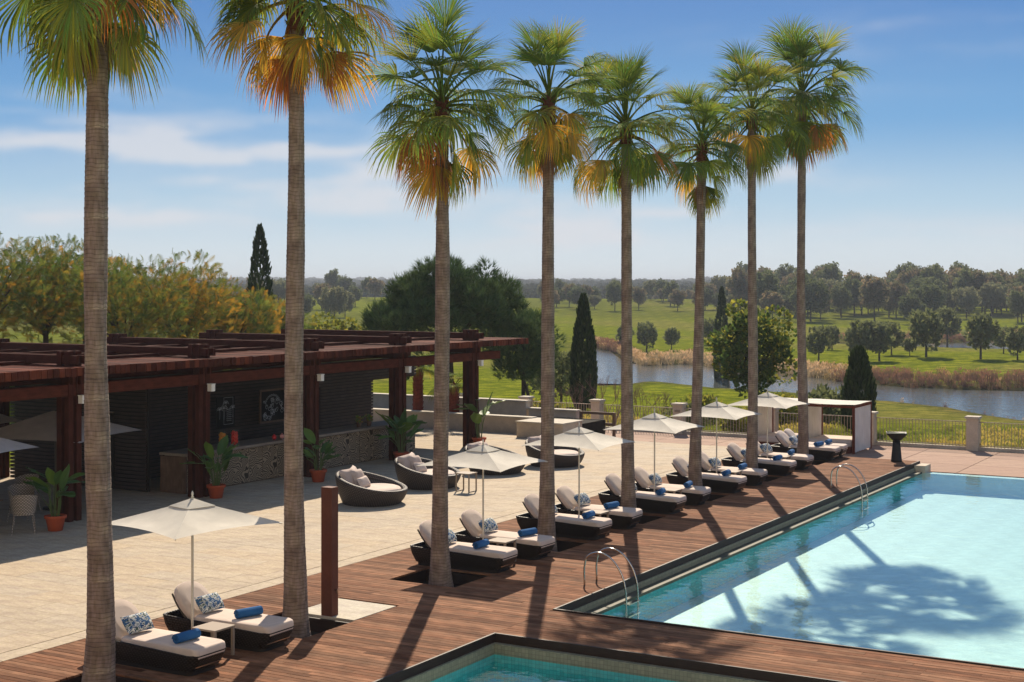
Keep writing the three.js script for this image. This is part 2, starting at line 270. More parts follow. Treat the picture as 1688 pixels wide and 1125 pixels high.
{ // timber deck
  const deck = setting('timber_deck', merge([bx(DX0, DX1 - .02, -.6, -.45, PEND, 6), bx(DX1 - .3, DX1 - .02, -.45, -.06, PEND + .05, -20), bx(DX0, DX0 + .06, -.45, -.04, PEND, 6), bx(DX0, DX1 - .02, -.45, -.045, PEND, PEND + .06), bx(DX1 - .02, 12, -.45, -.3, -21.9, -20.1)]), M.deckEdge);
  const list = [], PW = .112, GAP = .012, r = rngOf(99);
  const pads = [[-15.68, -14.4, -20.86, -19.6]];
  const plank = (x0, x1, z0, z1) => {
    const g = bx(x0, x1, -.032, rr(-.0015, .0015, r), z0, z1, r() * 9, r() * 9), n = g.attributes.position.count, t = r(), v = rr(.68, 1.28, r);
    const c = [lerp(.29, .42, t) * v, lerp(.122, .215, t) * v, lerp(.062, .122, t) * v], a = new Float32Array(n * 3); for (let i = 0; i < n; i++) a.set(c, i * 3);
    g.setAttribute('color', new THREE.BufferAttribute(a, 3)); list.push(g);
  };
  const row = (xa, xb, z) => {
    let cuts = [[xa, xb]];
    for (const [x0, x1, z0, z1] of [...PITS, ...pads]) if (z + PW > z0 && z < z1) cuts = cuts.flatMap(([a, b]) => x1 <= a || x0 >= b ? [[a, b]] : [[a, x0], [x1, b]].filter(s => s[1] - s[0] > .02));
    for (const [a, b] of cuts) { let x = a; while (x < b - .01) { let e = Math.min(b, x + rr(1.3, 3.2, r)); if (b - e < .5) e = b; plank(x, e - (e < b ? .004 : 0), z, z + PW); x = e; } }
  };
  for (let z = PEND + .005; z < -6; z += PW + GAP) { row(DX0 + .002, DX1, z); if (z > -21.97 && z + PW < -20.05) row(DX1 + .004, 12, z); }
  part('planks', merge(list), M.deck, deck, 'stuff');
  // dark edge boards at the pools
  part('edge_board', bx(DX1, DX1 + .035, -.13, .012, -46.1, -21.99), M.deckEdge, deck);
  part('edge_board', bx(DX1, DX1 + .035, -.13, .012, -20.03, -6), M.deckEdge, deck);
  part('edge_board', bx(DX1 + .035, 12, -.13, .012, -20.03, -19.995), M.deckEdge, deck);
  part('edge_board', bx(DX1 + .035, 12, -.13, .012, -22.03, -21.99), M.deckEdge, deck);
  PITS.forEach(([x0, x1, z0, z1], i) => {
    part('planting_bed', bx(x0 - .02, x1 + .02, -.447, -.26, z0 - .02, z1 + .02), M.soil, deck);
    part('pit_kerb', merge([bx(x0 - .03, x0 + .005, -.26, -.034, z0, z1), bx(x1 - .005, x1 + .03, -.26, -.034, z0, z1), bx(x0, x1, -.26, -.034, z0 - .03, z0 + .005), bx(x0, x1, -.26, -.034, z1 - .005, z1 + .03)]), M.deckEdge, deck);
  });
  single('stone_pad', bx(-.62, .62, -.05, 0, -.61, .61), M.capstone, 'pale square stone pad at the foot of the rust-brown post', 'stone pad', [-15.04, .004, -20.23]);
}
function basin(name, x0, x1, z0, z1, waterY, floorY, label) {
  const b = setting(name, bx(x0 - .3, x1 + .3, floorY - .2, floorY, z0 - .3, z1 + .3), M.poolFloor);
  const top = waterY + .03;
  const wall = (a, b2, c, d) => { part('submerged_wall', bx(a, b2, floorY, waterY - .06, c, d), M.poolWall, b); part('tile_band', bx(a, b2, waterY - .06, -.14, c, d), M.olive, b); };
  wall(x0 - .3, x0, z0, z1); 
  return { b, wall };
}
{
  const x0 = DX1 + .02, WY = -.27, FY = -.80;
  // main pool
  const main = setting('swimming_pool', bx(x0 - .2, 16, FY - .2, FY, -45.7, -21.9), M.poolFloor);
  part('submerged_wall', bx(x0 - .2, x0 + .26, FY, WY - .03, -45.4, -22.0), M.poolWall, main);
  part('overflow_ledge', bx(x0 - .2, x0 + .26, WY - .03, WY + .025, -45.4, -22.0), M.gutter, main);
  part('tile_band', bx(x0 - .2, x0 + .05, WY + .025, -.131, -45.4, -22.0), M.olive, main);
  part('submerged_wall', bx(x0 + .26, 16, FY, -.131, -22.2, -21.95), M.poolWall, main);
  part('far_edge', bx(x0 - .2, 16, FY, WY - .012, -45.75, -45.4), M.poolFloor, main);
  part('pier', bx(x0 - .3, x0 + .35, -.6, -.06, -46.08, -45.42), M.cream, main);
  setting('pool_water', new THREE.PlaneGeometry(16 - x0, 23.6, 1, 1).rotateX(-Math.PI / 2).translate((16 + x0) / 2, WY, -33.85), mat([.90, .985, .975], { roughness: .04, specularIntensity: 1, transmission: 1, thickness: 0, ior: 1.33, bumpMap: rep(T.ripple, 9, 8), bumpScale: .012 }));
  // near pool
  const near = setting('small_pool', bx(x0 - .2, 16, FY - .2, FY, -20.3, -6), M.poolFloor);
  part('submerged_wall', bx(x0 - .2, x0 + .06, FY, WY - .03, -19.9, -6), M.poolWall, near);
  part('tile_band', bx(x0 - .2, x0 + .06, WY - .03, -.131, -19.9, -6), M.olive, near);
  part('submerged_wall', bx(x0 - .2, 16, FY, WY - .03, -20.2, -19.9), M.poolWall, near);
  part('tile_band', bx(x0 - .2, 16, WY - .03, -.131, -20.2, -19.9), M.olive, near);
  part('step', bx(x0 + 1.2, x0 + 4, FY, -.5, -19.7, -18.6), M.poolFloor, near);
  setting('pool_water', new THREE.PlaneGeometry(16 - x0, 14, 1, 1).rotateX(-Math.PI / 2).translate((16 + x0) / 2, WY - .005, -13), mat([.90, .985, .975], { roughness: .04, specularIntensity: 1, transmission: 1, thickness: 0, ior: 1.33, bumpMap: rep(T.ripple, 9, 5), bumpScale: .012 }));
}
// ---------- palms ----------
const FRONDS = {};
function fanFrond(seed, el, dead) {
  const r = rngOf(seed), soup = new Soup(), Lp = dead ? .55 : rr(.55, 1.22, r), N = 6;
  let a = el, p = [0, 0], pts = [[0, 0, 0]];
  const sag = dead ? .5 : (el > 1.0 ? .12 : el > .5 ? .24 : .3);
  for (let i = 0; i < N; i++) { a = Math.max(-1.5, a - sag / N * (1 + i * .35)); p = [p[0] + Math.cos(a) * Lp / N, p[1] + Math.sin(a) * Lp / N]; pts.push([p[0], p[1], 0]); }
  const pet = tube(pts, .028, .013, 4, 6).toNonIndexed(), q = pet.attributes.position;
  for (let i = 0; i < q.count; i++) { soup.p.push(q.getX(i), q.getY(i), q.getZ(i)); soup.c.push(.85, .78, .38); }
  const a1 = a - .12, t = [Math.cos(a1), Math.sin(a1), 0], nrm = [-Math.sin(a1), Math.cos(a1), 0], S = 40, spread = dead ? .7 : el > 1 ? rr(1.0, 1.35, r) : rr(1.45, 1.8, r), g0 = dead ? .9 : (el > 1 ? .30 : el > .7 ? .48 : el > 0 ? .68 : .78) * rr(.8, 1.15, r);
  for (let k = 0; k < S; k++) {
    const f = (k + .5) / S * 2 - 1, phi = f * spread + rr(-.02, .02, r), L = (dead ? .8 : .95) * (.70 + .30 * Math.cos(phi / 1.5)) * rr(.9, 1.06, r), cup = .22 * Math.abs(Math.sin(phi)) + .05;
    const d = [0, 1, 2].map(i => t[i] * Math.cos(phi) + (i === 2 ? Math.sin(phi) : 0) + nrm[i] * cup), dl = Math.hypot(...d); d.forEach((v, i) => d[i] = v / dl);
    const sd = [0, 1, 2].map(i => -t[i] * Math.sin(phi) + (i === 2 ? Math.cos(phi) : 0)), grav = g0 * rr(.75, 1.35, r);
    const ss = [.03, .3, .5, .66, .84, 1], hw = L * Math.tan(spread / S) * .94, tint = r() < .16 ? [1.7, 1.3, .7] : [1, 1, 1].map(() => rr(.82, 1.18, r)), tw = r() * .5 - .25;
    let cur = [p[0], p[1], 0], last = 0; const rings = ss.map((s, i) => {
      const bend = clamp(grav * (smooth(.28, 1, s) * .95 + .10), 0, .93), e = [d[0] * (1 - bend), d[1] * (1 - bend) - bend, d[2] * (1 - bend)], el2 = Math.hypot(...e), st = L * (s - last); cur = cur.map((v, q) => v + e[q] / el2 * st); last = s; const w = i === 0 ? .006 : s <= .31 ? hw * s * 1.02 : s <= .51 ? hw * .49 : hw * .50 * (1 - (s - .5) / .51);
      const c = cur, lift = w * .45;
      return [[c[0] - sd[0] * w, c[1] - sd[1] * w - (i > 2 ? tw * w : 0), c[2] - sd[2] * w], [c[0] + nrm[0] * lift, c[1] + nrm[1] * lift, c[2]], [c[0] + sd[0] * w, c[1] + sd[1] * w + (i > 2 ? tw * w : 0), c[2] + sd[2] * w]];
    });
    const tipc = s => s > .9 ? [1.5, 1.15, .75] : s > .7 ? [1.2, 1.05, .85] : [1, 1, 1];
    for (let i = 0; i < ss.length - 1; i++) for (const [u, v] of [[0, 1], [1, 2]]) {
      const A = rings[i][u], B = rings[i][v], C = rings[i + 1][u], D = rings[i + 1][v];
      soup.p.push(...A, ...B, ...C, ...B, ...D, ...C); const c0 = tipc(ss[i]).map((v, q) => v * tint[q]), c1 = tipc(ss[i + 1]).map((v, q) => v * tint[q]); soup.c.push(...c0, ...c0, ...c1, ...c0, ...c1, ...c1);
    }
  }
  return soup.build();
}
const palmMats = [[.12, .185, .035], [.18, .245, .04], [.25, .275, .045], [.46, .31, .05], [.44, .19, .05], [.27, .14, .08]].map(c => mat(c, { vertexColors: true, roughness: .95, specularIntensity: .25, side: THREE.DoubleSide, transmission: .45, thickness: 0 }));
for (let cl = 0; cl < 8; cl++) FRONDS[cl] = [0, 1, 2].map(v => fanFrond(500 + cl * 10 + v, [1.45, 1.12, .82, .52, .22, -.12, -.5, -.95][cl], false));
FRONDS.dead = [0, 1].map(v => fanFrond(700 + v, -1.25, true));
function trunkGeo(H, r0, seed, y0) {
  const r = rngOf(seed), seg = 22, rings = Math.floor(H / .072), pos = [], uv = [], idx = [], prof = [];
  for (let i = 0; i < rings; i++) { const y = i * .072 + rr(-.012, .012, r), k = rr(.4, 1.2, r); prof.push([y, 0], [y + .05, .005 * k], [y + .062, .006 * k]); }
  prof.push([H, 0]);
  prof.forEach(([y, b], i) => { const t = y / H, ox = .045 * Math.sin(y * .55 + seed * 1.7) * Math.min(1, y) * (1 - t), oz = .04 * Math.sin(y * .7 + seed) * Math.min(1, y) * (1 - t), R = r0 * (1.0 - .22 * t) * (1 + .16 * (vnoise(y * .8, 3, seed + 9) - .5)) + .085 * Math.exp(-y / .42) + .03 * Math.exp(-y / 1.8) + b; for (let j = 0; j <= seg; j++) { const a = j / seg * 2 * Math.PI, w = 1 + .025 * (vnoise(j % seg * .7, y * 3, seed) - .5) + .015 * (vnoise(j % seg * 1.9 + 5, y * 14, seed + 3) - .5); pos.push(ox + Math.cos(a) * R * w, y + y0, oz + Math.sin(a) * R * w); uv.push(j / seg * 1.2 + seed * .37, y * .8 + seed * .21); } });
  for (let i = 0; i < prof.length - 1; i++) for (let j = 0; j < seg; j++) { const a = i * (seg + 1) + j, b = a + seg + 1; idx.push(a, b, a + 1, b, b + 1, a + 1); }
  const g = new THREE.BufferGeometry(); g.setAttribute('position', new THREE.Float32BufferAttribute(pos, 3)); g.setAttribute('uv', new THREE.Float32BufferAttribute(uv, 2)); g.setIndex(idx); g.computeVertexNormals(); return g;
}
function bootsGeo(r0, len, seed) {
  const r = rngOf(seed), l = [lathe([[r0 * .9, 0], [r0 * 1.08, len * .3], [r0 * .95, len], [.02, len + .25]], 14)];
  for (let i = 0; i < 70; i++) { const a = i * 2.4, y = i / 70 * len, g = new THREE.ConeGeometry(.035, .2, 4).scale(1.4, 1, .5).rotateZ(-.45 - r() * .3).translate(r0 * 1.02, y + .08, 0).rotateY(a); l.push(g); }
  return merge(l);
}
const ORD = ['first', 'second', 'third', 'fourth', 'fifth', 'sixth', 'seventh', 'eighth'];
palms.forEach(([x, z, H, r0, old], i) => {
  const look = ['thick-trunked fan palm at the far left of the row, nearest the viewer', 'tall fan palm beside the rust-brown shower post, second in the row', 'fan palm with yellowing fans hanging wide, third in the row', 'fan palm with a brown dead fan hanging on its trunk, fourth in the row', 'fan palm with drooping golden lower fans, fifth in the row', 'shortest fan palm, red-brown leaf bases below its crown, sixth in the row', 'fan palm second from the far end of the row', 'tallest fan palm with dense crown at the far end of the row'][i];
  const t = thing('palm_tree', look, 'palm tree', [x, -.26, z], 0, 'row of fan palms on the deck'), r = rngOf(40 + i * 7), lean = [[.0, .0], [.02, 0], [.05, .02], [.08, 0], [-.05, .02], [.18, 0], [.02, .05], [0, 0]][i];
  const hh = H + .26, bl = [.75, .75, .7, .75, .55, .7, .5, .5][i];
  const tr = part('trunk', trunkGeo(hh - bl * .6, r0, 60 + i, 0), M.bark, t); const shear = new THREE.Matrix4().set(1, lean[0] / hh, 0, 0, 0, 1, 0, 0, 0, lean[1] / hh, 1, 0, 0, 0, 0, 1); tr.geometry.applyMatrix4(shear);
  const bo = part('leaf_bases', bootsGeo(r0 * .8, bl, 80 + i), M.boots, t); bo.position.set(lean[0], hh - bl, lean[1]);
  const N = [46, 46, 43, 37, 42, 36, 40, 50][i], sc = [1.15, 1.14, 1.12, 1.0, 1.08, .98, 1.08, 1.28][i];
  for (let k = 0; k < N; k++) {
    const f = (k + .5) / N, cl = clamp(Math.round(Math.pow(f, 1.12) * 7 + rr(-.5, .5, r)), 0, 7), g = FRONDS[cl][Math.floor(r() * 3)];
    let m = r() < .5 ? 0 : 1; if (r() < .18) m = 2; if (cl >= 5 && r() < .2 + old * .3) m = r() < .5 ? 3 : 2; if (cl >= 6 && r() < .12 + old * .4) m = r() < .5 ? 4 : 3;
    const o = part('frond', g, palmMats[m], t); o.position.set(lean[0], hh + (.16 - f * .42), lean[1]); o.rotation.y = k * 2.39996 + rr(-.25, .25, r); o.scale.setScalar(sc * rr(.86, 1.08, r)); o.rotation.order = 'YXZ'; o.rotation.x = rr(-.25, .25, r); o.rotation.z = rr(-.3, .3, r);
  }
  const nd = [2, 3, 4, 4, 1, 2, 3, 0][i];
  for (let k = 0; k < nd; k++) { const o = part('dead_frond', FRONDS.dead[k % 2], palmMats[5], t); o.position.set(lean[0], hh - .3 - r() * .3, lean[1]); o.rotation.y = [2.2, 5.6, 3.4, 4.6][k] + r(); o.scale.setScalar(sc * .9); }
});

// ---------- pergola bar ----------
{
  const PX = -26.3, BX = -33.9, posts = [-15.6, -20.05, -24.5, -28.95, -33.6, -38.1, -42.5], ROOF = 3.44;
  const pg = thing('pergola', 'long dark red-brown timber pergola with slatted roof over the bar', 'pergola', [0, 0, 0]);
  const mats = [M.pergola, M.pergola2, M.pergola3];
  const postG = h => merge([[-.2, -.05], [.05, .2]].flatMap(([a, b]) => [[-.2, -.05], [.05, .2]].map(([c, d]) => bx(a, b, 0, h, c, d, a * 7, c * 5))));
  const PG = postG(4.0), capG = merge([bx(-.24, .24, 0, .3, -.06, .06), bx(-.06, .06, .003, .297, -.24, .24)]);
  for (const z of posts) for (const x of [PX, BX]) {
    const p = part('post', PG, M.pergola2, pg); p.position.set(x, 0, z);
  }
  for (const z of posts) for (const s of [-.125, .125]) {
    part('cross_beam', bx(BX - .55, PX + .42, 3.70, 3.90, z + s - .049, z + s + .049, z), M.pergola2, pg);
    part('joist', bx(BX - .3, PX + .3, 3.225, ROOF - .004, z + s - .045, z + s + .045, z * 1.3), M.pergola2, pg);
  }
  for (const x of [PX, BX, -30.1]) for (const s of [-.125, .125]) part('long_beam', bx(x + s - .048, x + s + .048, 2.95, 3.22, -44.2, -12, x, s), s > 0 ? M.pergola : M.pergola2, pg);
  let i = 0; const rs = rngOf(5), sg = [0, 1, 2].map(k => bx(-34.9, -25.55, 0, .2, -.074, .074, k * 3.1, k));
  for (let z = -45.1; z < -10.5; z += .172, i++) { const m = part('roof_slat', sg[i % 3], mats[Math.floor(rs() * 3)], pg); m.position.set(rr(-.02, .02, rs), ROOF + rr(0, .015, rs), z); }
  for (const x of [-27.6, -29.2, -31, -32.6]) part('roof_rail', bx(x - .05, x + .05, ROOF + .222, ROOF + .30, -45.0, -11, x), M.pergola2, pg);
  for (const z of posts) { const l = part('wall_lamp', merge([bx(-.07, .07, -.09, .09, -.07, .07), bx(-.08, .08, .09, .11, -.08, .08)]), M.lampGlass, pg); l.position.set(PX + .34, 2.86, z - .1); part('bracket', bx(-.14, -.071, -.02, .02, -.02, .02), M.iron, l); }
  // bar counter
  const bar = thing('bar_counter', 'long bar counter with carved wooden front under the pergola', 'bar counter', [-26.95, 0, -34.6]);
  part('body', bx(-.75, .0, 0, 1.0, -5.4, 5.45), M.panel, bar);
  for (let k = 0; k < 7; k++) { const z0 = -5.4 + k * 1.55; part('carved_panel', bx(.0, .045, .03, .97, z0 + .01, z0 + 1.54, k * .31, k * .17), M.carved, bar); }
  part('end_panel', bx(-.85, .05, 0, .97, 5.452, 5.50), M.panel, bar);
  part('counter_top', bx(-.85, .16, 1.0, 1.07, -5.65, 5.55), M.barTop, bar);
  // slatted back wall of the bar
  const slats = (parent, x0, x1, y0, y1, z0, z1) => { for (let y = y0, k = 0; y < y1; y += .105, k++) { const along = Math.abs(x1 - x0) > Math.abs(z1 - z0); part('slat', along ? bx(x0, x1, y, y + .07, z0, z0 + .04, k, k * .3) : bx(x0, x0 + .04, y, y + .07, z0, z1, k, k * .3), M.slat, parent); } };
  const bw = thing('slatted_bar_wall', 'dark horizontal slat wall behind the bar counter', 'slat wall', [0, 0, 0]);
  part('backing', merge([bx(-29.95, -29.9, 0, 2.93, -41.7, -38.7), bx(-29.95, -29.9, 0, 2.93, -37.6, -29.2), bx(-29.95, -29.9, 2.15, 2.93, -38.699, -37.601)]), M.black, bw); part('store_room', merge([bx(-31.6, -31.5, 0, 2.9, -39.4, -36.9), bx(-31.499, -29.951, 0, 2.9, -39.4, -39.3), bx(-31.499, -29.951, 0, 2.9, -37.0, -36.9), bx(-31.499, -29.951, 2.8, 2.9, -39.299, -37.001)]), M.panel, bw); part('backing', bx(-29.95, -29.9, 2.2, 2.93, -44.4, -41.705), M.black, bw); slats(bw, -29.86, -29.86, .05, 2.1, -41.7, -38.7); slats(bw, -29.86, -29.86, .05, 2.1, -37.6, -29.1); slats(bw, -29.86, -29.86, 2.145, 2.2, -41.7, -29.1); slats(bw, -29.86, -29.86, 2.25, 2.93, -44.4, -29.1);
  const ki = thing('slatted_kiosk', 'black slatted kiosk room at the left end of the bar', 'kiosk', [0, 0, 0]);
  part('room', merge([bx(-33.2, -29.97, 0, 2.93, -33.5, -28.9), ]), M.black, ki); slats(ki, -33.25, -28.05, .05, 2.93, -28.86, -28.8); slats(ki, -33.3, -33.3, .05, 2.9, -33.5, -28.82);
  part('screen', bx(-29.97, -28.05, 0, 2.93, -28.98, -28.9), M.black, ki);
  part('door', bx(-30.3, -29.2, .05, 2.05, -28.81, -28.77), M.black, ki); part('door_rail', bx(-30.3, -29.2, 2.08, 2.11, -28.80, -28.76), M.taupe, ki);
  // bar things
  const chalk = (w, h, seed, draw) => { const c = document.createElement('canvas'); c.width = 256; c.height = Math.round(256 * h / w); const x = c.getContext('2d'); x.fillStyle = '#16181a'; x.fillRect(0, 0, 256, c.height); x.strokeStyle = '#c9cdd0'; x.fillStyle = '#c9cdd0'; x.lineWidth = 3; draw(x, c.height, rngOf(seed)); const t = new THREE.CanvasTexture(c); t.colorSpace = THREE.SRGBColorSpace; return mat([.9, .9, .9], { map: t, roughness: .9 }); };
  const palmDraw = (x, cx, cy, s) => { x.beginPath(); x.moveTo(cx, cy + s); x.quadraticCurveTo(cx + s * .1, cy + s * .4, cx, cy); x.stroke(); for (let k = 0; k < 7; k++) { const a = -Math.PI + k * Math.PI / 6; x.beginPath(); x.moveTo(cx, cy); x.quadraticCurveTo(cx + Math.cos(a) * s * .4, cy + Math.sin(a) * s * .5 - 4, cx + Math.cos(a) * s * .55, cy + Math.sin(a) * s * .3 + s * .15); x.stroke(); } };
  const menu = chalk(1, 1.15, 3, (x, h) => { x.strokeRect(100, 8, 130, h - 40); palmDraw(x, 40, 120, 90); palmDraw(x, 100, 110, 110); palmDraw(x, 128, 60, 80); palmDraw(x, 226, 110, 90); for (let k = 0; k < 7; k++) { x.beginPath(); x.moveTo(140, 120 + k * 18); for (let q = 0; q < 8; q++) x.lineTo(140 + q * 10, 120 + k * 18 + (q % 2 ? 4 : -3)); x.stroke(); } });
  const board = chalk(1.25, 1, 4, (x, h, r) => { x.lineWidth = 2.5; for (let k = 0; k < 12; k++) { const a = Math.PI + .35 + k * .21; x.beginPath(); x.arc(128 + Math.cos(a) * 84, h * .52 + Math.sin(a) * 78, 6, 0, 6); x.stroke(); } for (let k = 0; k < 26; k++) { const cx = 20 + r() * 216, cy = h * .3 + r() * h * .62; x.beginPath(); x.ellipse(cx, cy, 5 + r() * 13, 6 + r() * 16, r() * 3, 0, 6); x.stroke(); x.beginPath(); x.moveTo(cx, cy); x.lineTo(cx + r() * 30 - 15, cy - 20 * r()); x.stroke(); } });
  const flat = (w, h, m) => { const g = new THREE.BoxGeometry(.025, h, w).toNonIndexed(), n = g.attributes.normal, uv = g.attributes.uv; for (let i = 0; i < n.count; i++) if (n.getX(i) < .5) uv.setXY(i, .02, .02); return g; };
  single('menu_board', flat(.8, .92), menu, 'black menu board with white palm drawings behind the fruit jars', 'menu board', [-29.2, 1.75, -33.3]);
  const cb = thing('chalkboard', 'wood-framed chalkboard with chalk drawings behind the bar', 'chalkboard', [-29.3, 1.78, -35.6]);
  part('writing_surface', flat(1.15, .92), board, cb); part('frame', merge([bx(-.02, .035, .46, .52, -.635, .635), bx(-.02, .035, -.52, -.46, -.635, .635), bx(-.02, .035, -.459, .459, -.635, -.575), bx(-.02, .035, -.459, .459, .575, .635)]), M.panel, cb);
  const glass = mat([.95, .97, .97], { roughness: .05, transmission: 1, thickness: 0, side: THREE.DoubleSide });
  const fruit = (x, z, c, rad, name, label) => { const j = thing(name, label, 'fruit jar', [x, 1.072, z]); part('jar', lathe([[.001, .0], [.115, .0], [.12, .02], [.12, .46], [.11, .46], [.11, .03], [.001, .015]], 18), glass, j); const r = rngOf(c.length + Math.round(z * 10)), fm = mat(c, { roughness: .45 }); const fg = new THREE.SphereGeometry(.042, 10, 8); for (let k = 0; k < 26; k++) { const o = part('fruit', fg, fm, j); const a = k * 2.4; o.position.set(Math.cos(a) * .062 * (k % 4 ? 1 : 0), .06 + k * .0128, Math.sin(a) * .062 * (k % 4 ? 1 : 0)); } };
  fruit(-27.05, -30.72, [.75, .27, .02], .04, 'fruit_jar', 'tall glass jar of oranges on the bar counter');
  fruit(-27.05, -31.22, [.70, .045, .03], .04, 'fruit_jar', 'tall glass jar of red tomatoes on the bar counter');
  const red = mat([.62, .04, .045], { roughness: .4 }), pink = mat([.75, .35, .33], { roughness: .5 });
  const ap = new THREE.SphereGeometry(.07, 12, 10);
  [[-33.0, red], [-33.35, pink], [-33.6, red]].forEach(([z, m], k) => { const f = thing('pomegranate', ['red pomegranate nearest the jars on the bar', 'pale pink pomegranate between two red ones on the bar', 'red pomegranate next to the herb pot on the bar'][k], 'fruit', [-27.1, 1.142, z]); part('flesh', ap, m, f); const c = part('crown', new THREE.CylinderGeometry(.03, .015, .03, 6), m, f); c.position.y = .075; });
  const bowl = thing('fruit_basket', 'round basket of red and green fruit tipped up on the bar', 'basket', [-27.1, 1.072, -34.9]);
  const ring = part('basket_ring', new THREE.TorusGeometry(.16, .022, 8, 20).rotateY(Math.PI / 2), M.panel, bowl); ring.position.y = .18; [[.02, .1, red], [.0, -.08, M.leafLight], [.1, .02, red]].forEach(([y, z, m]) => { const o = part('fruit', new THREE.SphereGeometry(.055, 10, 8), m, bowl); o.position.set(0, .14 + y, z); });
  const herb = (z, label) => { const h = thing('herb_pot', label, 'herb pot', [-27.15, 1.072, z]); part('pot', lathe([[.001, 0], [.06, 0], [.085, .16], [.075, .16], [.001, .14]], 14), M.panel, h); const s = new Soup(), r = rngOf(Math.round(-z * 10)), m = new THREE.Matrix4(), q = new THREE.Quaternion(); for (let k = 0; k < 60; k++) { q.setFromEuler(new THREE.Euler(r() * 6, r() * 6, r() * 6)); m.compose(new THREE.Vector3(rr(-.1, .1, r), rr(.16, .34, r), rr(-.1, .1, r)), q, new THREE.Vector3(1, 1, 1)); s.leaf([-.04, 0, 0, .04, 0, 0, 0, .07, 0], m, k % 3 ? [.10, .17, .03] : [.26, .17, .03]); } part('leaves', s.build(), M.foliage, h); };
  herb(-33.95, 'small green herb pot beside the pomegranates'); herb(-37.2, 'left one of two small herb pots by the dark doorway on the bar'); herb(-37.75, 'right one of two small herb pots by the dark doorway on the bar');
}
// ---------- loungers, umbrellas, side tables ----------
const rrect = (L, W, r, n = 5) => { const o = []; for (const [cx, cz, a0] of [[L / 2 - r, W / 2 - r, 0], [-L / 2 + r, W / 2 - r, 1], [-L / 2 + r, -W / 2 + r, 2], [L / 2 - r, -W / 2 + r, 3]]) for (let i = 0; i <= n; i++) { const a = (a0 + i / n) * Math.PI / 2; o.push([cx + Math.cos(a) * r, cz + Math.sin(a) * r]); } return o; };
function loftRings(rings, capTop = false, capBottom = false) {   // rings of equal length [x,y,z]
  const n = rings[0].length, pos = [], uv = [], idx = []; let vs = 0, prev = null;
  rings.forEach((R, k) => { if (prev) vs += Math.hypot(R[0][0] - prev[0][0], R[0][1] - prev[0][1], R[0][2] - prev[0][2]); let us = 0; for (let i = 0; i <= n; i++) { const p = R[i % n], q = R[(i + n - 1) % n]; if (i) us += Math.hypot(p[0] - q[0], p[2] - q[2]); pos.push(...p); uv.push(us, vs); } prev = R; });
  for (let k = 0; k < rings.length - 1; k++) for (let i = 0; i < n; i++) { const a = k * (n + 1) + i, b = a + n + 1; idx.push(a, b, a + 1, b, b + 1, a + 1); }
  for (const [on, k, flip] of [[capTop, rings.length - 1, 0], [capBottom, 0, 1]]) if (on) { const c = pos.length / 3, R = rings[k], m = [0, 1, 2].map(j => R.reduce((s, p) => s + p[j], 0) / n); pos.push(...m); uv.push(m[0], m[2]); const s0 = pos.length / 3; R.forEach(p => { pos.push(...p); uv.push(p[0], p[2]); }); for (let i = 0; i < n; i++) flip ? idx.push(c, s0 + i, s0 + (i + 1) % n) : idx.push(c, s0 + (i + 1) % n, s0 + i); }
  const g = new THREE.BufferGeometry(); g.setAttribute('position', new THREE.Float32BufferAttribute(pos, 3)); g.setAttribute('uv', new THREE.Float32BufferAttribute(uv, 2)); g.setIndex(idx); g.computeVertexNormals(); return g;
}
const LG = (() => {   // lounger geometry, head at -x, foot at +x
  const L = 2.15, W = .76, O = rrect(L, W, .13), at = (s, y, hy = 0) => O.map(([x, z]) => [x * s[0], y + hy * smooth(.2, -1.0, x), z * s[1]]);
  const base = loftRings([at([.90, .84], .07), at([.97, .95], .2, .03), at([1, 1], .30, .07), at([.985, .96], .315, .07), at([.955, .9], .30, .07), at([.94, .87], .2, .02)], true, true);
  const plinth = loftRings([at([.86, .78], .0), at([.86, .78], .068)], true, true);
  const Q = rrect(1.5, .68, .09), mr = (s, y) => Q.map(([x, z]) => [x * s + .32, y + .012 * Math.sin(x * 5), z * (s * 1.0)]);
  const mattress = loftRings([mr(.985, .26), mr(1, .285), mr(1.0, .36), mr(.985, .395), mr(.95, .412), mr(.7, .418)], true, true);
  // backrest cushion, hinged at x=-.42, leaning back
  const n = 20, out = []; for (let i = 0; i < n; i++) { const a = i / n * 2 * Math.PI, c = Math.cos(a), s = Math.sin(a); const px = s > 0 ? Math.sign(c) * Math.pow(Math.abs(c), .75) * .335 : Math.sign(c) * .335 * Math.pow(Math.abs(c), .25); out.push([px, .35 + (s > 0 ? Math.pow(s, .85) * .35 : s * .35)]); }
  const tilt = 48 * Math.PI / 180, pt = (z, l, t) => [-.40 - Math.cos(tilt) * l - Math.sin(tilt) * t, .34 + Math.sin(tilt) * l - Math.cos(tilt) * t, z];
  const ring = (s, t) => out.map(([z, l]) => pt(z * s, .35 + (l - .35) * s, t));
  const back = loftRings([ring(.93, .12), ring(1, .09), ring(1, .03), ring(.95, 0), ring(.6, -.012)], true, true);
  const frame = ([-.3, .3].map(z => tube([pt(z, 0, .135), pt(z, .4, .14), pt(z * .9, .6, .135)], .016, .016, 6))); 
  const bars = bx(1.0, 1.012, .125, .14, -.27, .27);
  return { base, plinth, mattress, back, frame, bars };
})();
const umbZ = [-16.7, -25.2, -29.4, -33.5, -37.6, -41.6], UX = -15.3, LX = -15.28;
const pillowG = pillowGeo(.5, .3, .17);
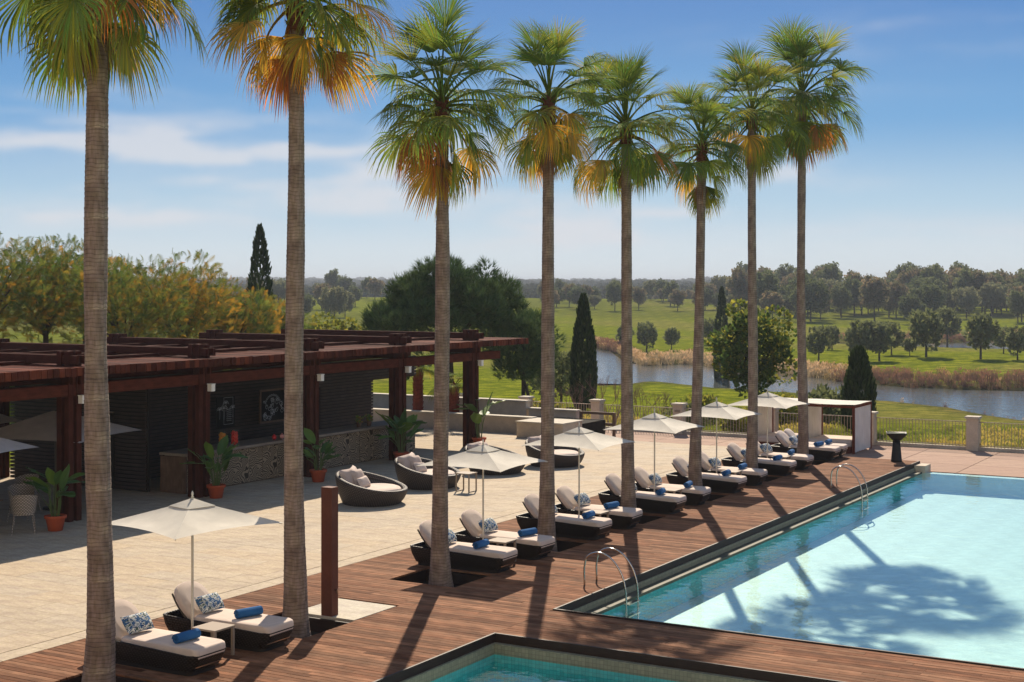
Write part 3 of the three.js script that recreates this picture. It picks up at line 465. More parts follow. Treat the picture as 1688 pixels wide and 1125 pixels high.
const towelG = (() => { const pts = []; for (let i = 0; i <= 40; i++) { const a = i / 40 * Math.PI * 5, r = .022 + .053 * i / 40; pts.push(new THREE.Vector2(Math.cos(a) * r, Math.sin(a) * r)); } const back = []; for (let i = 40; i >= 0; i--) { const a = i / 40 * Math.PI * 5, r = .022 + .053 * i / 40 - .011; back.push(new THREE.Vector2(Math.cos(a) * r, Math.sin(a) * r)); } const g = new THREE.ExtrudeGeometry(new THREE.Shape([...pts, ...back]), { depth: .44, bevelEnabled: true, bevelSize: .004, bevelThickness: .006, bevelSegments: 1, steps: 1 }); return g.translate(0, 0, -.22); })();
const rl = rngOf(321);
const lounge = (z, which, tall) => {
  const turn = rr(-.05, .05, rl), t = thing('sun_lounger', `dark wicker lounger with cream cushion, ${which}`, 'sun lounger', [LX, .002, z], turn, 'sun loungers along the palm row');
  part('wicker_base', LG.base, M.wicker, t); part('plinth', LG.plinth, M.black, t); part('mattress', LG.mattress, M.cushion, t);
  const b = part('backrest', LG.back, M.cushion, t); for (const g of LG.frame) part('backrest_rail', g, M.iron, b); part('foot_rail', LG.bars, M.steel, t);
  const p = single('pillow', pillowG, M.print, `blue leaf-print pillow on the lounger, ${which}`, 'pillow', [LX - .37, .565, z + rr(-.07, .07, rl)], Math.PI / 2 + turn + rr(-.12, .12, rl), 'printed pillows on the loungers'); p.rotation.order = 'YXZ'; p.rotation.x = -.72;
  single('rolled_towel', towelG, M.towel, `rolled blue towel on the lounger, ${which}`, 'towel', [LX + .5 + rr(-.13, .12, rl), .488, z + rr(-.05, .05, rl)], rr(-.35, .25, rl), 'rolled blue towels on the loungers');
};
const canopyGeo = (a, sag, y0, y1, vent, hem = .035) => {   // square pyramid canopy with bellied panels and a hem
  const n = 10, l = [];
  for (let s = 0; s < 4; s++) {
    const pos = [], idx = [], uv = [];
    for (let i = 0; i <= n; i++) for (let j = 0; j <= n; j++) {
      const v = i / n, w = (j / n * 2 - 1), r = a * lerp(vent, 1, v), edge = 1 - .045 * (1 - w * w) * v, y = lerp(y1, y0, Math.pow(lerp(vent, 1, v), 1.0)) - sag * Math.sin(Math.PI * v) * (1 - w * w) + hem * (1 - w * w) * v * v;
      pos.push(r * edge, y, r * w); uv.push(r * w, r);
    }
    for (let i = 0; i < n; i++) for (let j = 0; j < n; j++) { const b = i * (n + 1) + j; idx.push(b, b + 1, b + n + 1, b + 1, b + n + 2, b + n + 1); }
    const g = new THREE.BufferGeometry(); g.setAttribute('position', new THREE.Float32BufferAttribute(pos, 3)); g.setAttribute('uv', new THREE.Float32BufferAttribute(uv, 2)); g.setIndex(idx); g.computeVertexNormals(); l.push(g.toNonIndexed().rotateY(s * Math.PI / 2));
  }
  return merge(l);
};
const UG = { canopy: canopyGeo(.98, .035, 1.95, 2.30, .10), vent: canopyGeo(.25, .0, 2.222, 2.34, .02, -.004), pole: new THREE.CylinderGeometry(.019, .019, 2.36, 10).translate(0, 1.18, 0), fin: lathe([[.001, 2.45], [.012, 2.43], [.02, 2.40], [.012, 2.37], [.028, 2.35], [.001, 2.35]], 10), hub: new THREE.CylinderGeometry(.045, .045, .07, 10).translate(0, 1.98, 0), base: lathe([[.001, .07], [.04, .07], [.05, .035], [.24, .03], [.25, .0], [.001, 0]], 20), rib: tube([[.02, 2.27, .02], [.5, 2.09, .5], [.96, 1.935, .96]], .009, .007, 5), strut: tube([[.04, 1.98, .04], [.45, 2.09, .45]], .007, .007, 5) };
umbZ.forEach((z, i) => {
  const nm = ['the nearest parasol', 'the second parasol from front', 'the third parasol from front', 'the fourth parasol from front', 'the fifth parasol from front', 'the farthest parasol'][i];
  const u = thing('parasol', ['white square parasol nearest the viewer, between the first two palms', 'white square parasol between the third and fourth palms', 'white square parasol between the fourth and fifth palms', 'white square parasol between the fifth and sixth palms', 'white square parasol between the sixth and seventh palms', 'white square parasol farthest away, between the last two palms'][i], 'parasol', [UX, .002, z], i ? rr(-.04, .04, rl) : -.22, 'white parasols along the palm row');
  part('canopy', UG.canopy, M.canopy, u); part('vent_cap', UG.vent, M.canopy, u); part('pole', UG.pole, M.pole, u); part('finial', UG.fin, M.pole, u); part('hub', UG.hub, M.pole, u); part('base', UG.base, M.taupe, u);
  for (let k = 0; k < 4; k++) { const r = part('rib', UG.rib, M.pole, u); r.rotation.y = k * Math.PI / 2; part('strut', UG.strut, M.pole, r); }
  lounge(z + .78, `nearer one under ${nm}`); lounge(z - .78, `farther one under ${nm}`);
  const t = thing('side_table', `small taupe side table between the loungers under ${nm}`, 'side table', [-14.86, .002, z + .02], 0, 'side tables between loungers');
  part('table_top', new RoundedBoxGeometry(.46, .03, .46, 2, .006).translate(0, .435, 0), M.taupe, t); const lg = bx(-.02, .02, 0, .42, -.02, .02); for (const [a, b] of [[-.2, -.2], [.2, -.2], [-.2, .2], [.2, .2]]) part('leg', lg, M.taupe, t).position.set(a, 0, b);
});
lounge(-45.0, 'nearer one behind the last palm'); lounge(-45.75, 'farther one before the cabana');

// ---------- round wicker daybeds ----------
{
  const n = 40, R = .92;
  const rim = a => .37 + .40 * Math.pow((1 - Math.cos(a)) / 2, 1.25);          // low at +x, high at -x
  const ringAt = f => Array.from({ length: n }, (_, i) => { const a = i / n * 2 * Math.PI; return f(a); });
  const shell = loftRings([[.80, 0], [.90, .3], [.97, .62], [1.0, .85], [1.0, .95], [.985, 1.0], [.93, 1.02], [.875, .98], [.85, .85], [.80, .5]].map(([s, v], k) => ringAt(a => { const h = k > 8 ? .24 : rim(a) * v; return [Math.cos(a) * R * s, Math.max(.0, h), Math.sin(a) * R * s]; })), true, true);
  const seat = loftRings([[.79, .26], [.82, .29], [.82, .36], [.79, .395], [.6, .41]].map(([s, y]) => ringAt(a => [Math.cos(a) * R * s, y + .008 * Math.sin(a * 3), Math.sin(a) * R * s])), true, true);
  const big = pillowGeo(.52, .52, .2), small = pillowGeo(.46, .3, .16);
  const beds = [[-21.75, -30.35, .18, 'nearest the viewer, beside the rust-brown post'], [-22.15, -33.55, .1, 'second one, behind the nearest daybed'], [-22.1, -37.1, .0, 'third one, behind the second parasol'], [-21.4, -39.5, -.1, 'farthest one, near the fifth pergola post']];
  beds.forEach(([x, z, a, w], i) => {
    const b = thing('round_daybed', `round dark grey wicker daybed, ${w}`, 'daybed', [x, .004, z], a, 'round daybeds on the patio'); part('wicker_shell', shell, M.wickerGrey, b); part('seat_cushion', seat, M.cushion, b);
    [[-.52, .62, .30, 1.35, big, M.cushion2, 'taupe square cushion leaning at the rear right'], [-.58, .62, -.22, 1.8, big, M.cushion, 'cream square cushion leaning at the back'], [-.36, .60, .02, 1.5, big, M.cushion2, 'taupe square cushion in the middle'], [-.16, .53, .14, 1.45, small, M.cushion, 'small pale cushion at the front of the pile']].forEach(([px, py, pz, t, g, m, l], k) => {
      const v = new THREE.Vector3(px, py, pz).applyAxisAngle(new THREE.Vector3(0, 1, 0), a), o = single('scatter_cushion', g, m, `${l}, on the daybed ${w.split(',')[0]}`, 'cushion', [x + v.x, v.y, z + v.z], t + a, 'cushions on the round daybeds'); o.rotation.order = 'YXZ'; o.rotation.x = -.35 - k * .06; o.rotation.z = rr(-.12, .12, rl);
    });
  });
  const t = thing('lounge_table', 'small dark metal side table beside the second daybed', 'side table', [-20.75, .004, -33.3]);
  part('table_top', bx(-.22, .22, .47, .5, -.22, .22), M.taupe, t); for (const s of [-1, 1]) part('leg', merge([bx(s * .2 - .015, s * .2 + .015, .02, .47, -.2, -.17), bx(s * .2 - .015, s * .2 + .015, .02, .47, .17, .2), bx(s * .2 - .015, s * .2 + .015, 0, .02, -.2, .2)]), M.taupe, t);
}
// ---------- shower post, ladders, fire bowl, cabanas ----------
{
  const s = thing('shower_post', 'tall square rust-brown metal post beside the second palm', 'shower post', [-15.0, .004, -19.72]);
  part('column', bx(-.11, .11, 0, 2.16, -.09, .09, .3, .2), M.corten, s); part('tap', merge([bx(.111, .16, .42, .45, -.015, .015), bx(.14, .165, .38, .449, -.012, .012)]), M.steel, s);
  [[-24.35, 'chrome pool ladder at the near end of the main pool'], [-39.0, 'chrome pool ladder at the far end of the main pool']].forEach(([z, l]) => {
    const t = thing('pool_ladder', l, 'pool ladder', [DX1, 0, z]);
    for (const e of [-.25, .25]) part('rail', tube([[-.48, 0, e], [-.48, .34, e], [-.42, .53, e], [-.22, .62, e], [.04, .55, e], [.26, .30, e], [.35, .05, e], [.38, -.25, e], [.38, -.72, e]], .018, .018, 8, 40), M.steel, t);
    for (const y of [-.3, -.52]) part('step', bx(.33, .43, y, y + .025, -.249, .249), M.steel, t);
  });
  const f = thing('fire_bowl', 'black tapered fire bowl on a pedestal at the deck corner', 'fire bowl', [-12.55, .002, -45.7], .3);
  part('pedestal', lathe([[.001, 0], [.24, 0], [.23, .03], [.17, .5], [.15, .66], [.001, .66]], 4).rotateY(Math.PI / 4), M.bbq, f); part('bowl', lathe([[.14, .64], [.42, .86], [.44, .90], [.40, .90], [.14, .70], [.001, .70]], 4).rotateY(Math.PI / 4), M.bbq, f); part('ash_bed', lathe([[.001, .885], [.3, .88], [.385, .87], [.2, .8], [.001, .8]], 4).rotateY(Math.PI / 4), M.ash, f);
  const cabana = (x, z, label) => {
    const c = thing('cabana', label, 'cabana', [x, -.298, z], 0, 'white curtained cabanas by the fence'), w = .9, d = 1.0, H = 1.66;
    for (const [a, b] of [[-w, -d], [w, -d], [-w, d], [w, d]]) part('post', bx(a - .04, a + .04, 0, H, b - .04, b + .04), M.pergola3, c);
    for (const s of [-1, 1]) { part('roof_rail', bx(-w + .041, w - .041, H - .08, H, s * d - .035, s * d + .035), M.pergola3, c); part('side_rail', bx(s * w - .035, s * w + .035, H - .081, H - .001, -d + .041, d - .041), M.pergola3, c); }
    const sheet = (W, D, f) => { const g = new THREE.PlaneGeometry(W, D, 40, 6), p = g.attributes.position; for (let i = 0; i < p.count; i++) p.setZ(i, f(p.getX(i), p.getY(i))); g.computeVertexNormals(); return g; };
    part('roof_cloth', sheet(2 * w + .1, 2 * d + .1, (a, b) => -.008 * Math.cos(a * 3) + .006 * Math.sin(b * 4)).rotateX(-Math.PI / 2).translate(0, H + .03, 0), M.canopy, c);
    for (const s of [-1, 1]) part('curtain', sheet(2 * d - .1, H - .1, (a, b) => .03 * Math.sin(a * 22 + Math.sin(b * 2)) + .01 * Math.sin(a * 51)).rotateY(Math.PI / 2).translate(s * (w - .0), H / 2 - .01, 0), M.white, c);
    part('day_mattress', new RoundedBoxGeometry(1.6, .2, 1.8, 3, .05).translate(0, .32, 0), M.cushion, c); part('mattress_base', bx(-.78, .78, 0, .215, -.88, .88), M.pergola3, c);
  };
  cabana(-15.95, -50.4, 'white curtained cabana in front of the dark cypress by the fence'); cabana(-17.83, -50.42, 'white curtained cabana half hidden behind the last palm trunk');
}
// ---------- dining corner under the pergola ----------
{
  const big = (x, z, y, label, a = 1.55) => { const u = thing('cafe_umbrella', label, 'umbrella', [x, .004, z], .3, 'taupe umbrellas at the dining corner'); part('canopy', canopyGeo(a, .03, y, y + .62, .04), M.canopyTaupe, u); part('pole', new THREE.CylinderGeometry(.028, .028, y + .62, 10).translate(0, (y + .62) / 2, 0), M.iron, u); part('base', lathe([[.001, .08], [.05, .08], [.3, .05], [.32, 0], [.001, 0]], 20), M.iron, u); for (let k = 0; k < 4; k++) part('rib', tube([[.03, y + .57, .03], [a * .5, y + .27, a * .5], [a * .97, y - .01, a * .97]], .011, .009, 5), M.iron, u).rotation.y = k * Math.PI / 2; };
  big(-27.95, -25.6, 1.83, 'taupe umbrella behind the nearest pergola post'); big(-26.6, -21.3, 1.9, 'taupe umbrella cut by the left edge, lower one', 1.4); big(-31.2, -25.3, 1.95, 'taupe umbrella cut by the left edge, upper one', 1.2);
  const chairShape = (() => { const seatR = rrect(.46, .46, .12, 4), seat = loftRings([[.98, .42], [1, .43], [1, .45], [.97, .46]].map(([s, y]) => seatR.map(([x, z]) => [x * s, y, z * s])), true, true); const b = []; for (let k = 0; k < 2; k++) b.push(Array.from({ length: 0 }, () => 0)); const pos = [], idx = [], uv = [], n = 18; for (let i = 0; i <= n; i++) { const a = lerp(-2.0, 2.0, i / n), h = .20 + .24 * Math.pow(Math.cos(a / 2.6), 2); for (let j = 0; j <= 4; j++) { const v = j / 4; pos.push(-Math.cos(a) * (.25 + .05 * v), .45 + h * v, Math.sin(a) * (.25 + .05 * v)); uv.push(a * .25, h * v); } } for (let i = 0; i < n; i++) for (let j = 0; j < 4; j++) { const q = i * 5 + j; idx.push(q, q + 5, q + 1, q + 5, q + 6, q + 1); } const back = new THREE.BufferGeometry(); back.setAttribute('position', new THREE.Float32BufferAttribute(pos, 3)); back.setAttribute('uv', new THREE.Float32BufferAttribute(uv, 2)); back.setIndex(idx); back.computeVertexNormals(); return { seat, back }; })();
  const weave = mat([.66, .57, .49], { map: T.weave, roughness: .8, side: THREE.DoubleSide });
  const chair = (x, z, a, label) => { const c = thing('armchair', label, 'chair', [x, .004, z], a, 'woven armchairs at the dining corner'); part('seat', chairShape.seat, weave, c); part('backrest', chairShape.back, weave, c); for (const [p, q] of [[-.19, -.19], [.19, -.19], [-.19, .19], [.19, .19]]) part('leg', tube([[p, .43, q], [p * 1.3, 0, q * 1.3]], .014, .011, 6), weave, c); };
  chair(-25.85, -22.75, 2.4, 'woven armchair nearest the left edge, seen from behind'); chair(-26.9, -23.6, -.4, 'woven armchair left of the nearest potted plant'); chair(-27.0, -26.1, .9, 'woven armchair right of the first palm, under the umbrella'); chair(-28.2, -24.9, -1.3, 'woven armchair behind the first palm trunk');
  for (const [x, z, l] of [[-26.7, -22.2, 'dark square cafe table at the left edge'], [-27.6, -25.7, 'dark square cafe table behind the first palm']]) { const t = thing('cafe_table', l, 'table', [x, .004, z]); part('table_top', bx(-.38, .38, .71, .74, -.38, .38), M.panel, t); part('pedestal', new THREE.CylinderGeometry(.04, .05, .68, 10).translate(0, .37, 0), M.iron, t); part('base', bx(-.22, .22, 0, .03, -.22, .22), M.iron, t); }
}
// ---------- potted plants ----------
{
  const leafG = (L, W, bend, seed) => { const r = rngOf(seed), pos = [], idx = [], n = 8, m = 4; for (let i = 0; i <= n; i++) for (let j = 0; j <= m; j++) { const s = i / n, w = (j / m * 2 - 1), hw = W / 2 * Math.pow(Math.sin(Math.PI * Math.pow(s, .8) * .97 + .03), .8), a = bend * s; pos.push(L * s * Math.cos(a * .7), L * s * (1 - .35 * bend * s) * .9 - .25 * hw * Math.abs(w) * -1 + .02 * Math.sin(s * 9 + w * 3), w * hw); } for (let i = 0; i < n; i++) for (let j = 0; j < m; j++) { const q = i * (m + 1) + j; idx.push(q, q + 1, q + m + 1, q + 1, q + m + 2, q + m + 1); } const g = new THREE.BufferGeometry(); g.setAttribute('position', new THREE.Float32BufferAttribute(pos, 3)); g.setIndex(idx); g.computeVertexNormals(); return g; };
  const LGs = [0, 1, 2, 3].map(k => leafG(rr(.55, .72), rr(.26, .34), [.3, .6, .9, .45][k], k));
  const pot = (x, z, s, label, n) => {
    const t = thing('potted_plant', label, 'potted plant', [x, .004, z], rr(0, 6), 'red clay pots along the bar'), r = rngOf(Math.round(-z * 31));
    part('pot', lathe([[.001, 0], [.16, 0], [.215, .27], [.245, .275], [.25, .34], [.215, .345], [.20, .30], [.001, .30]], 26), M.terracottaPot, t); part('soil', lathe([[.001, .318], [.205, .31], [.19, .29], [.001, .29]], 16), M.soil, t);
    for (let k = 0; k < n; k++) { const a = k * 2.4 + r(), h = rr(.35, 1.0, r) * s, out = rr(.08, .34, r) * (1.2 - h * .4), bx0 = Math.cos(a) * .08, bz0 = Math.sin(a) * .08; part('stalk', tube([[bx0, .31, bz0], [bx0 * 1.6, .31 + h * .5, bz0 * 1.6], [Math.cos(a) * out, .31 + h, Math.sin(a) * out]], .014, .009, 5), M.stem, t); const l = part('leaf', LGs[k % 4], r() < .62 ? M.leafDark : M.leafLight, t); l.position.set(Math.cos(a) * out, .31 + h, Math.sin(a) * out); l.rotation.order = 'YZX'; l.rotation.y = -a; l.rotation.z = rr(-.75, .5, r); l.rotation.x = rr(-.5, .5, r); l.scale.setScalar(s * rr(.7, 1.1, r)); }
  };
  pot(-25.5, -23.35, .95, 'leafy plant in a red clay pot at the nearest pergola post', 15); pot(-25.75, -29.0, .8, 'tall paddle-leaf plant in a red clay pot at the left end of the bar', 20); pot(-25.35, -32.8, .8, 'leafy plant in a red clay pot at the third pergola post, left of the daybeds', 16); pot(-25.75, -37.5, .95, 'bushy plant in a red clay pot near the right end of the bar', 20); pot(-25.9, -42.4, 1.3, 'slender tall plant in a red clay pot at the last pergola post', 9);
}
// ---------- garden walls, fence ----------
{
  const wall = (label, x0, x1, y0, y1, z0, z1, capO = .04) => { const w = thing('garden_wall', label, 'wall', [(x0 + x1) / 2, y0, (z0 + z1) / 2]), a = (x1 - x0) / 2, b = (z1 - z0) / 2, h = y1 - y0; part('masonry', bx(-a, a, 0, h - .06, -b, b), M.cream, w); part('coping', bx(-a - capO, a + capO, h - .06, h, -b - capO, b + capO), M.capstone, w); };
  wall('long low cream planter wall right of the bar', -34.5, -26.55, -.3, .62, -47.5, -47.15); wall('short cream wall end turning toward the patio', -26.5, -24.6, -.3, .58, -47.5, -46.0); wall('upper cream terrace wall below the fence', -36, -28.2, -.3, 1.0, -50.0, -49.65); wall('cream garden wall end block below the fence pillars', -28.1, -26.0, -.3, .72, -50.0, -49.7); wall('cream retaining wall of the lawn at the left edge', -34.45, -34.1, -.3, .72, -28.3, -8);
  setting('planter_bed', bx(-36, -24.7, -.3, .42, -49.6, -47.55), M.soil);
  const px = [-36.9, -33.2, -29.9, -26.6, -23.0, -19.2, -15.45, -11.75, -8.0, -4.2, -.4];
  const where = ['hidden behind the bar wall', 'behind the bar end', 'just right of the last pergola post', 'left of the slim cypress', 'with the small plaque', 'behind the fourth parasol', 'behind the cabana', 'right of the fire bowl', 'just outside the right picture edge', 'beyond the right picture edge', 'far beyond the right picture edge'];
  const pil = merge([bx(-.2, .2, 0, 1.12, -.2, .2)]), cap = bx(-.25, .25, 1.12, 1.2, -.25, .25);
  const bar = bx(-.010, .009, .1, 1.0, -.009, .009), FY = -.3;
  px.forEach((x, i) => {
    if (i > 8 || i < 1) return;
    const p = thing('fence_pillar', `cream stone fence pillar ${where[i]}`, 'pillar', [x, FY, FENCE_Z], 0, 'fence pillars'); part('shaft', pil, M.cream, p); part('cap', cap, M.capstone, p); if (i === 4) part('plaque', bx(-.12, .12, .85, .95, .201, .212), M.taupe, p);
    if (i > 0) { const x0 = px[i - 1] + .2, x1 = x - .2, f = thing('railing', `thin-barred metal railing left of the fence pillar ${where[i]}`, 'railing', [0, FY, FENCE_Z], 0, 'railings between the fence pillars'); part('kerb', bx(x0, x1, 0, .12, -.11, .11), M.capstone, f); part('rail', bx(x0, x1, .985, 1.01, -.016, .016), M.railing, f); part('rail', bx(x0, x1, .16, .18, -.014, .014), M.railing, f); const n = Math.floor((x1 - x0) / .115); for (let k = 0; k < n; k++) part('bar', bar, M.railing, f).position.x = x0 + (k + .5) * (x1 - x0) / n; }
  });
  // timber gate rail by the stairs
  const [gx, gz] = plan(985, 55.5), g = thing('timber_handrail', 'brown timber handrail by the garden steps', 'handrail', [gx, -.3, gz]); for (const x of [-.7, .7]) part('post', bx(x - .05, x + .05, 0, 1.0, -.05, .05), M.panel, g); for (const y of [.5, .9]) part('rail', bx(-.65, .65, y, y + .1, -.03, .03), M.panel, g);
}
// ---------- trees ----------
const LEAF = { quad: [-.5, 0, 0, .5, 0, 0, 0, 1, .12, .0, 1, .12, .5, 0, 0, .35, .75, .05], blade: [-.5, 0, 0, .5, 0, 0, 0, 1, 0] };
const spray = (() => { const o = []; const n = 10; for (let i = 1; i <= n; i++) { const s = i / n, y = s - .35 * s * s, z = -.28 * s * s, L = .24 * Math.sin(Math.PI * (s * .8 + .18)); for (const d of [-1, 1]) o.push(0, y, z, d * L, y + .06, z - .05, 0, y + .045, z); } o.push(-.01, 0, 0, .01, 0, 0, 0, .65, -.28); return o; })();
const tuft = (() => { const o = []; for (let i = 0; i < 8; i++) { const a = i / 8 * 6.283, k = i % 2 ? .3 : .55; o.push(Math.cos(a + 1.57) * .05, 0, Math.sin(a + 1.57) * .05, -Math.cos(a + 1.57) * .05, 0, -Math.sin(a + 1.57) * .05, Math.cos(a) * k, 1 - k * .4, Math.sin(a) * k); } return o; })();
const cluster = (() => { const o = [], r = rngOf(77); for (let i = 0; i < 9; i++) { const e = new THREE.Euler(r() * 6, r() * 6, r() * 6), c = [r() - .5, r() - .5, r() - .5], m = new THREE.Matrix4().compose(new THREE.Vector3(...c), new THREE.Quaternion().setFromEuler(e), new THREE.Vector3(.42, .55, .42)), v = new THREE.Vector3(); for (let k = 0; k < 18; k += 3) { v.set(LEAF.quad[k], LEAF.quad[k + 1] - .5, LEAF.quad[k + 2]).applyMatrix4(m); o.push(v.x, v.y, v.z); } } return o; })();
// crown: leaf clumps spread through given lobes [x,y,z,rx,ry,rz]; up = how much the leaf points outward and upward
function crownGeo(lobes, per, tpl, size, pal, seed, up = .5, shell = .55) {
  const r = rngOf(seed), s = new Soup(), q = new THREE.Quaternion(), m = new THREE.Matrix4(), Y = new THREE.Vector3(0, 1, 0), d = new THREE.Vector3();
  for (const [x, y, z, rx, ry, rz] of lobes) { const tone = r(); for (let k = 0; k < per; k++) {
    const a = r() * 6.283, c = r() * 2 - 1, w = Math.sqrt(1 - c * c), R = shell + (1 - shell) * Math.cbrt(r()) * 1.05; d.set(w * Math.cos(a), c, w * Math.sin(a));
    const p = new THREE.Vector3(x + d.x * rx * R, y + d.y * ry * R, z + d.z * rz * R), o = new THREE.Vector3(d.x + (r() - .5) * 1.3, d.y * .7 + up + (r() - .5), d.z + (r() - .5) * 1.3).normalize();
    q.setFromUnitVectors(Y, o).multiply(new THREE.Quaternion().setFromAxisAngle(Y, r() * 6.283)); const sc = size * rr(.65, 1.3, r); m.compose(p, q, new THREE.Vector3(sc, sc, sc));
    const pk = pal[Math.floor(clamp(tone * .55 + r() * .6) * pal.length * .999)], v = rr(.8, 1.2, r); s.leaf(tpl, m, pk.map(t => t * v));
  } }
  return s.build();
}
function limbsGeo(H, r0, ends, y0 = 0) { const l = [tube([[0, y0 - .4, 0], [.05 * H * .2, H * .5, 0], [0, H, .03]], r0, r0 * .6, 7)]; for (const [x, y, z] of ends) l.push(tube([[0, H * .75, 0], [x * .45, lerp(H, y, .5), z * .45], [x * .92, y, z * .92]], r0 * .45, r0 * .1, 5)); return merge(l); }
function lobesIn(n, cx, cy, cz, rx, ry, rz, lr, seed) { const r = rngOf(seed), o = []; for (let i = 0; i < n; i++) { const a = i * 2.4 + r(), c = 1 - 2 * (i + .5) / n, w = Math.sqrt(1 - c * c), k = rr(.55, .95, r); const s = lr * rr(.7, 1.25, r); o.push([cx + Math.cos(a) * w * rx * k, cy + c * ry * k, cz + Math.sin(a) * w * rz * k, s, s * .8, s]); } return o; }
function tree(name, label, [x, z], crown, limbs, m, group, y) { const t = thing(name, label, 'tree', [x, y ?? groundY(x, z), z], 0, group); part('trunk', limbs, M.limb, t); part('crown', crown, m, t); return t; }
const gold = [[.045, .075, .018], [.06, .095, .02], [.085, .115, .022], [.12, .13, .024], [.20, .15, .022], [.30, .16, .02]], olive2 = [[.10, .115, .045], [.13, .14, .055], [.085, .095, .04]], yel = [[.11, .13, .022], [.17, .17, .025], [.22, .20, .03], [.08, .10, .02]], pineP = [[.045, .078, .028], [.062, .10, .034], [.085, .12, .038]], dark = [[.022, .038, .016], [.034, .052, .02], [.046, .062, .024]], wood = [[.050, .060, .028], [.066, .072, .034], [.040, .05, .024], [.085, .08, .04]];

// feathery golden trees behind the pergola: column, distance, top, width
[[-25, 56, 7.6, 3.4, 'golden feathery tree at the left picture edge'], [75, 59, 7.2, 3.0, 'feathery tree left of the first palm trunk'], [205, 58, 6.4, 3.0, 'feathery tree right of the first palm trunk'], [300, 62, 6.5, 2.9, 'feathery green-gold tree between the first palm and the tall cypress'], [385, 66, 5.2, 2.1, 'low feathery tree just left of the tall cypress'], [450, 72, 4.7, 1.9, 'small yellowing tree just right of the tall cypress'], [140, 64, 7.0, 2.9, 'feathery tree directly behind the first palm trunk']].forEach(([c, d, top, w, label], i) => {
  const p = plan(c, d), y = groundY(...p), H = top - y, L = lobesIn(24, 0, H * .64, 0, w * .8, H * .30, w * .8, w * .34, 900 + i);
  tree('feathery_tree', label, p, crownGeo(L, 120, spray, .5, gold, 910 + i, .55, .45), limbsGeo(H * .4, .16, L.filter((_, k) => k % 2)), M.foliage, 'feathery trees behind the pergola');
});
{ const p = plan(548, 76), L = lobesIn(20, 0, 3.2, 0, 1.6, 1.6, 1.6, .62, 931); tree('round_tree', 'yellow-green round tree left of the big pine', p, crownGeo(L, 130, LEAF.quad, .17, yel, 932), limbsGeo(2.2, .12, L.filter((_, k) => k % 2)), M.foliage); }
{ const p = plan(1240, 70), L = lobesIn(40, 0, 3.3, 0, 1.95, 2.1, 1.95, .66, 941); tree('round_tree', 'golden green tree behind the far parasols', p, crownGeo(L, 150, LEAF.quad, .18, [...yel, ...gold.slice(0, 3)], 942), limbsGeo(2.0, .15, L.filter((_, k) => k % 3 === 0)), M.foliage); }
{ // big umbrella pine
  const p = plan(742, 70), y = groundY(...p), L = []; const r = rngOf(951);
  for (let i = 0; i < 150; i++) { const a = r() * 6.283, R = Math.sqrt(r()), up = Math.sqrt(Math.max(0, 1 - R * R)); L.push([Math.cos(a) * R * 3.9 + .1, 3.7 + up * 3.4 * rr(.3, 1, r) - (r() < .42 ? R * 2.3 * r() : 0), Math.sin(a) * R * 3.6, rr(.4, .75, r), rr(.36, .6, r), rr(.4, .75, r)]); }
  tree('umbrella_pine', 'big dark spreading pine behind the right end of the pergola', p, crownGeo(L, 70, tuft, .40, pineP, 952, .9, .5), limbsGeo(3.2, .2, L.filter((_, k) => k % 6 === 0)), M.needles);
  const p2 = plan(862, 68), L2 = lobesIn(26, 0, 3.2, 0, 1.5, 1.6, 1.5, .55, 955); tree('pine_tree', 'smaller dark pine with leaning trunks right of the big pine', p2, crownGeo(L2, 90, tuft, .32, pineP, 956, .8, .5), merge([limbsGeo(2.6, .12, L2.filter((_, k) => k % 4 === 0)), tube([[.5, -.4, 0], [.2, 1.2, 0], [-.4, 2.6, .1]], .1, .05, 6)]), M.needles);
}
[[925, 78, 3.2, 1.5, 'grey-green bushy tree left of the slim cypress'], [895, 88, 2.8, 1.3, 'grey-green bushy tree behind the fourth palm trunk']].forEach(([c, d, h, w, l], i) => { const L = lobesIn(16, 0, h * .6, 0, w * .75, h * .4, w * .75, .5, 960 + i); tree('bushy_tree', l, plan(c, d), crownGeo(L, 120, LEAF.quad, .16, olive2, 970 + i), limbsGeo(h * .4, .09, L.filter((_, k) => k % 4 === 0)), M.foliage); });
const cypressGeo = (H, R, seed) => { const r = rngOf(seed), s = new Soup(), m = new THREE.Matrix4(), q = new THREE.Quaternion(), Y = new THREE.Vector3(0, 1, 0); for (let i = 0; i < 3600; i++) { const t = Math.pow(r(), 1.15), a = r() * 6.283, prof = Math.pow(Math.sin(Math.PI * Math.pow(clamp(t * .95 + .05), .62)), .6) * (1 - .12 * t), lump = .82 + .36 * vnoise(a * 2.2, t * 9, seed), rad = R * prof * lump * (.75 + .25 * r()); q.setFromUnitVectors(Y, new THREE.Vector3(Math.cos(a) * .35, 1, Math.sin(a) * .35).normalize()).multiply(new THREE.Quaternion().setFromAxisAngle(Y, r() * 6)); const sc = rr(.16, .34, r); m.compose(new THREE.Vector3(Math.cos(a) * rad, t * H, Math.sin(a) * rad), q, new THREE.Vector3(sc * .45, sc, sc * .45)); const c = dark[Math.floor(r() * 3)], v = rr(.8, 1.25, r); s.leaf(LEAF.quad, m, c.map(x => x * v)); } return s.build(); };
[[428, 78, 8.45, .84, 'tall slim cypress rising above the pergola'], [962, 73, 4.75, .66, 'slim dark cypress right of the fourth palm'], [1190, 130, 5.0, .72, 'distant cypress left of the golden tree'], [1416, 60, 2.7, .70, 'dark broad cypress behind the cabana'], [1464, 330, 5.5, 1.2, 'tiny cypress standing out of the distant wood']].forEach(([c, d, top, R, l], i) => { const p = plan(c, d), y = groundY(...p); tree('cypress', l, p, cypressGeo(top - y, R, 980 + i).translate(0, .1, 0), new THREE.CylinderGeometry(R * .15, R * .2, .8, 7).translate(0, .2, 0), M.needles); });
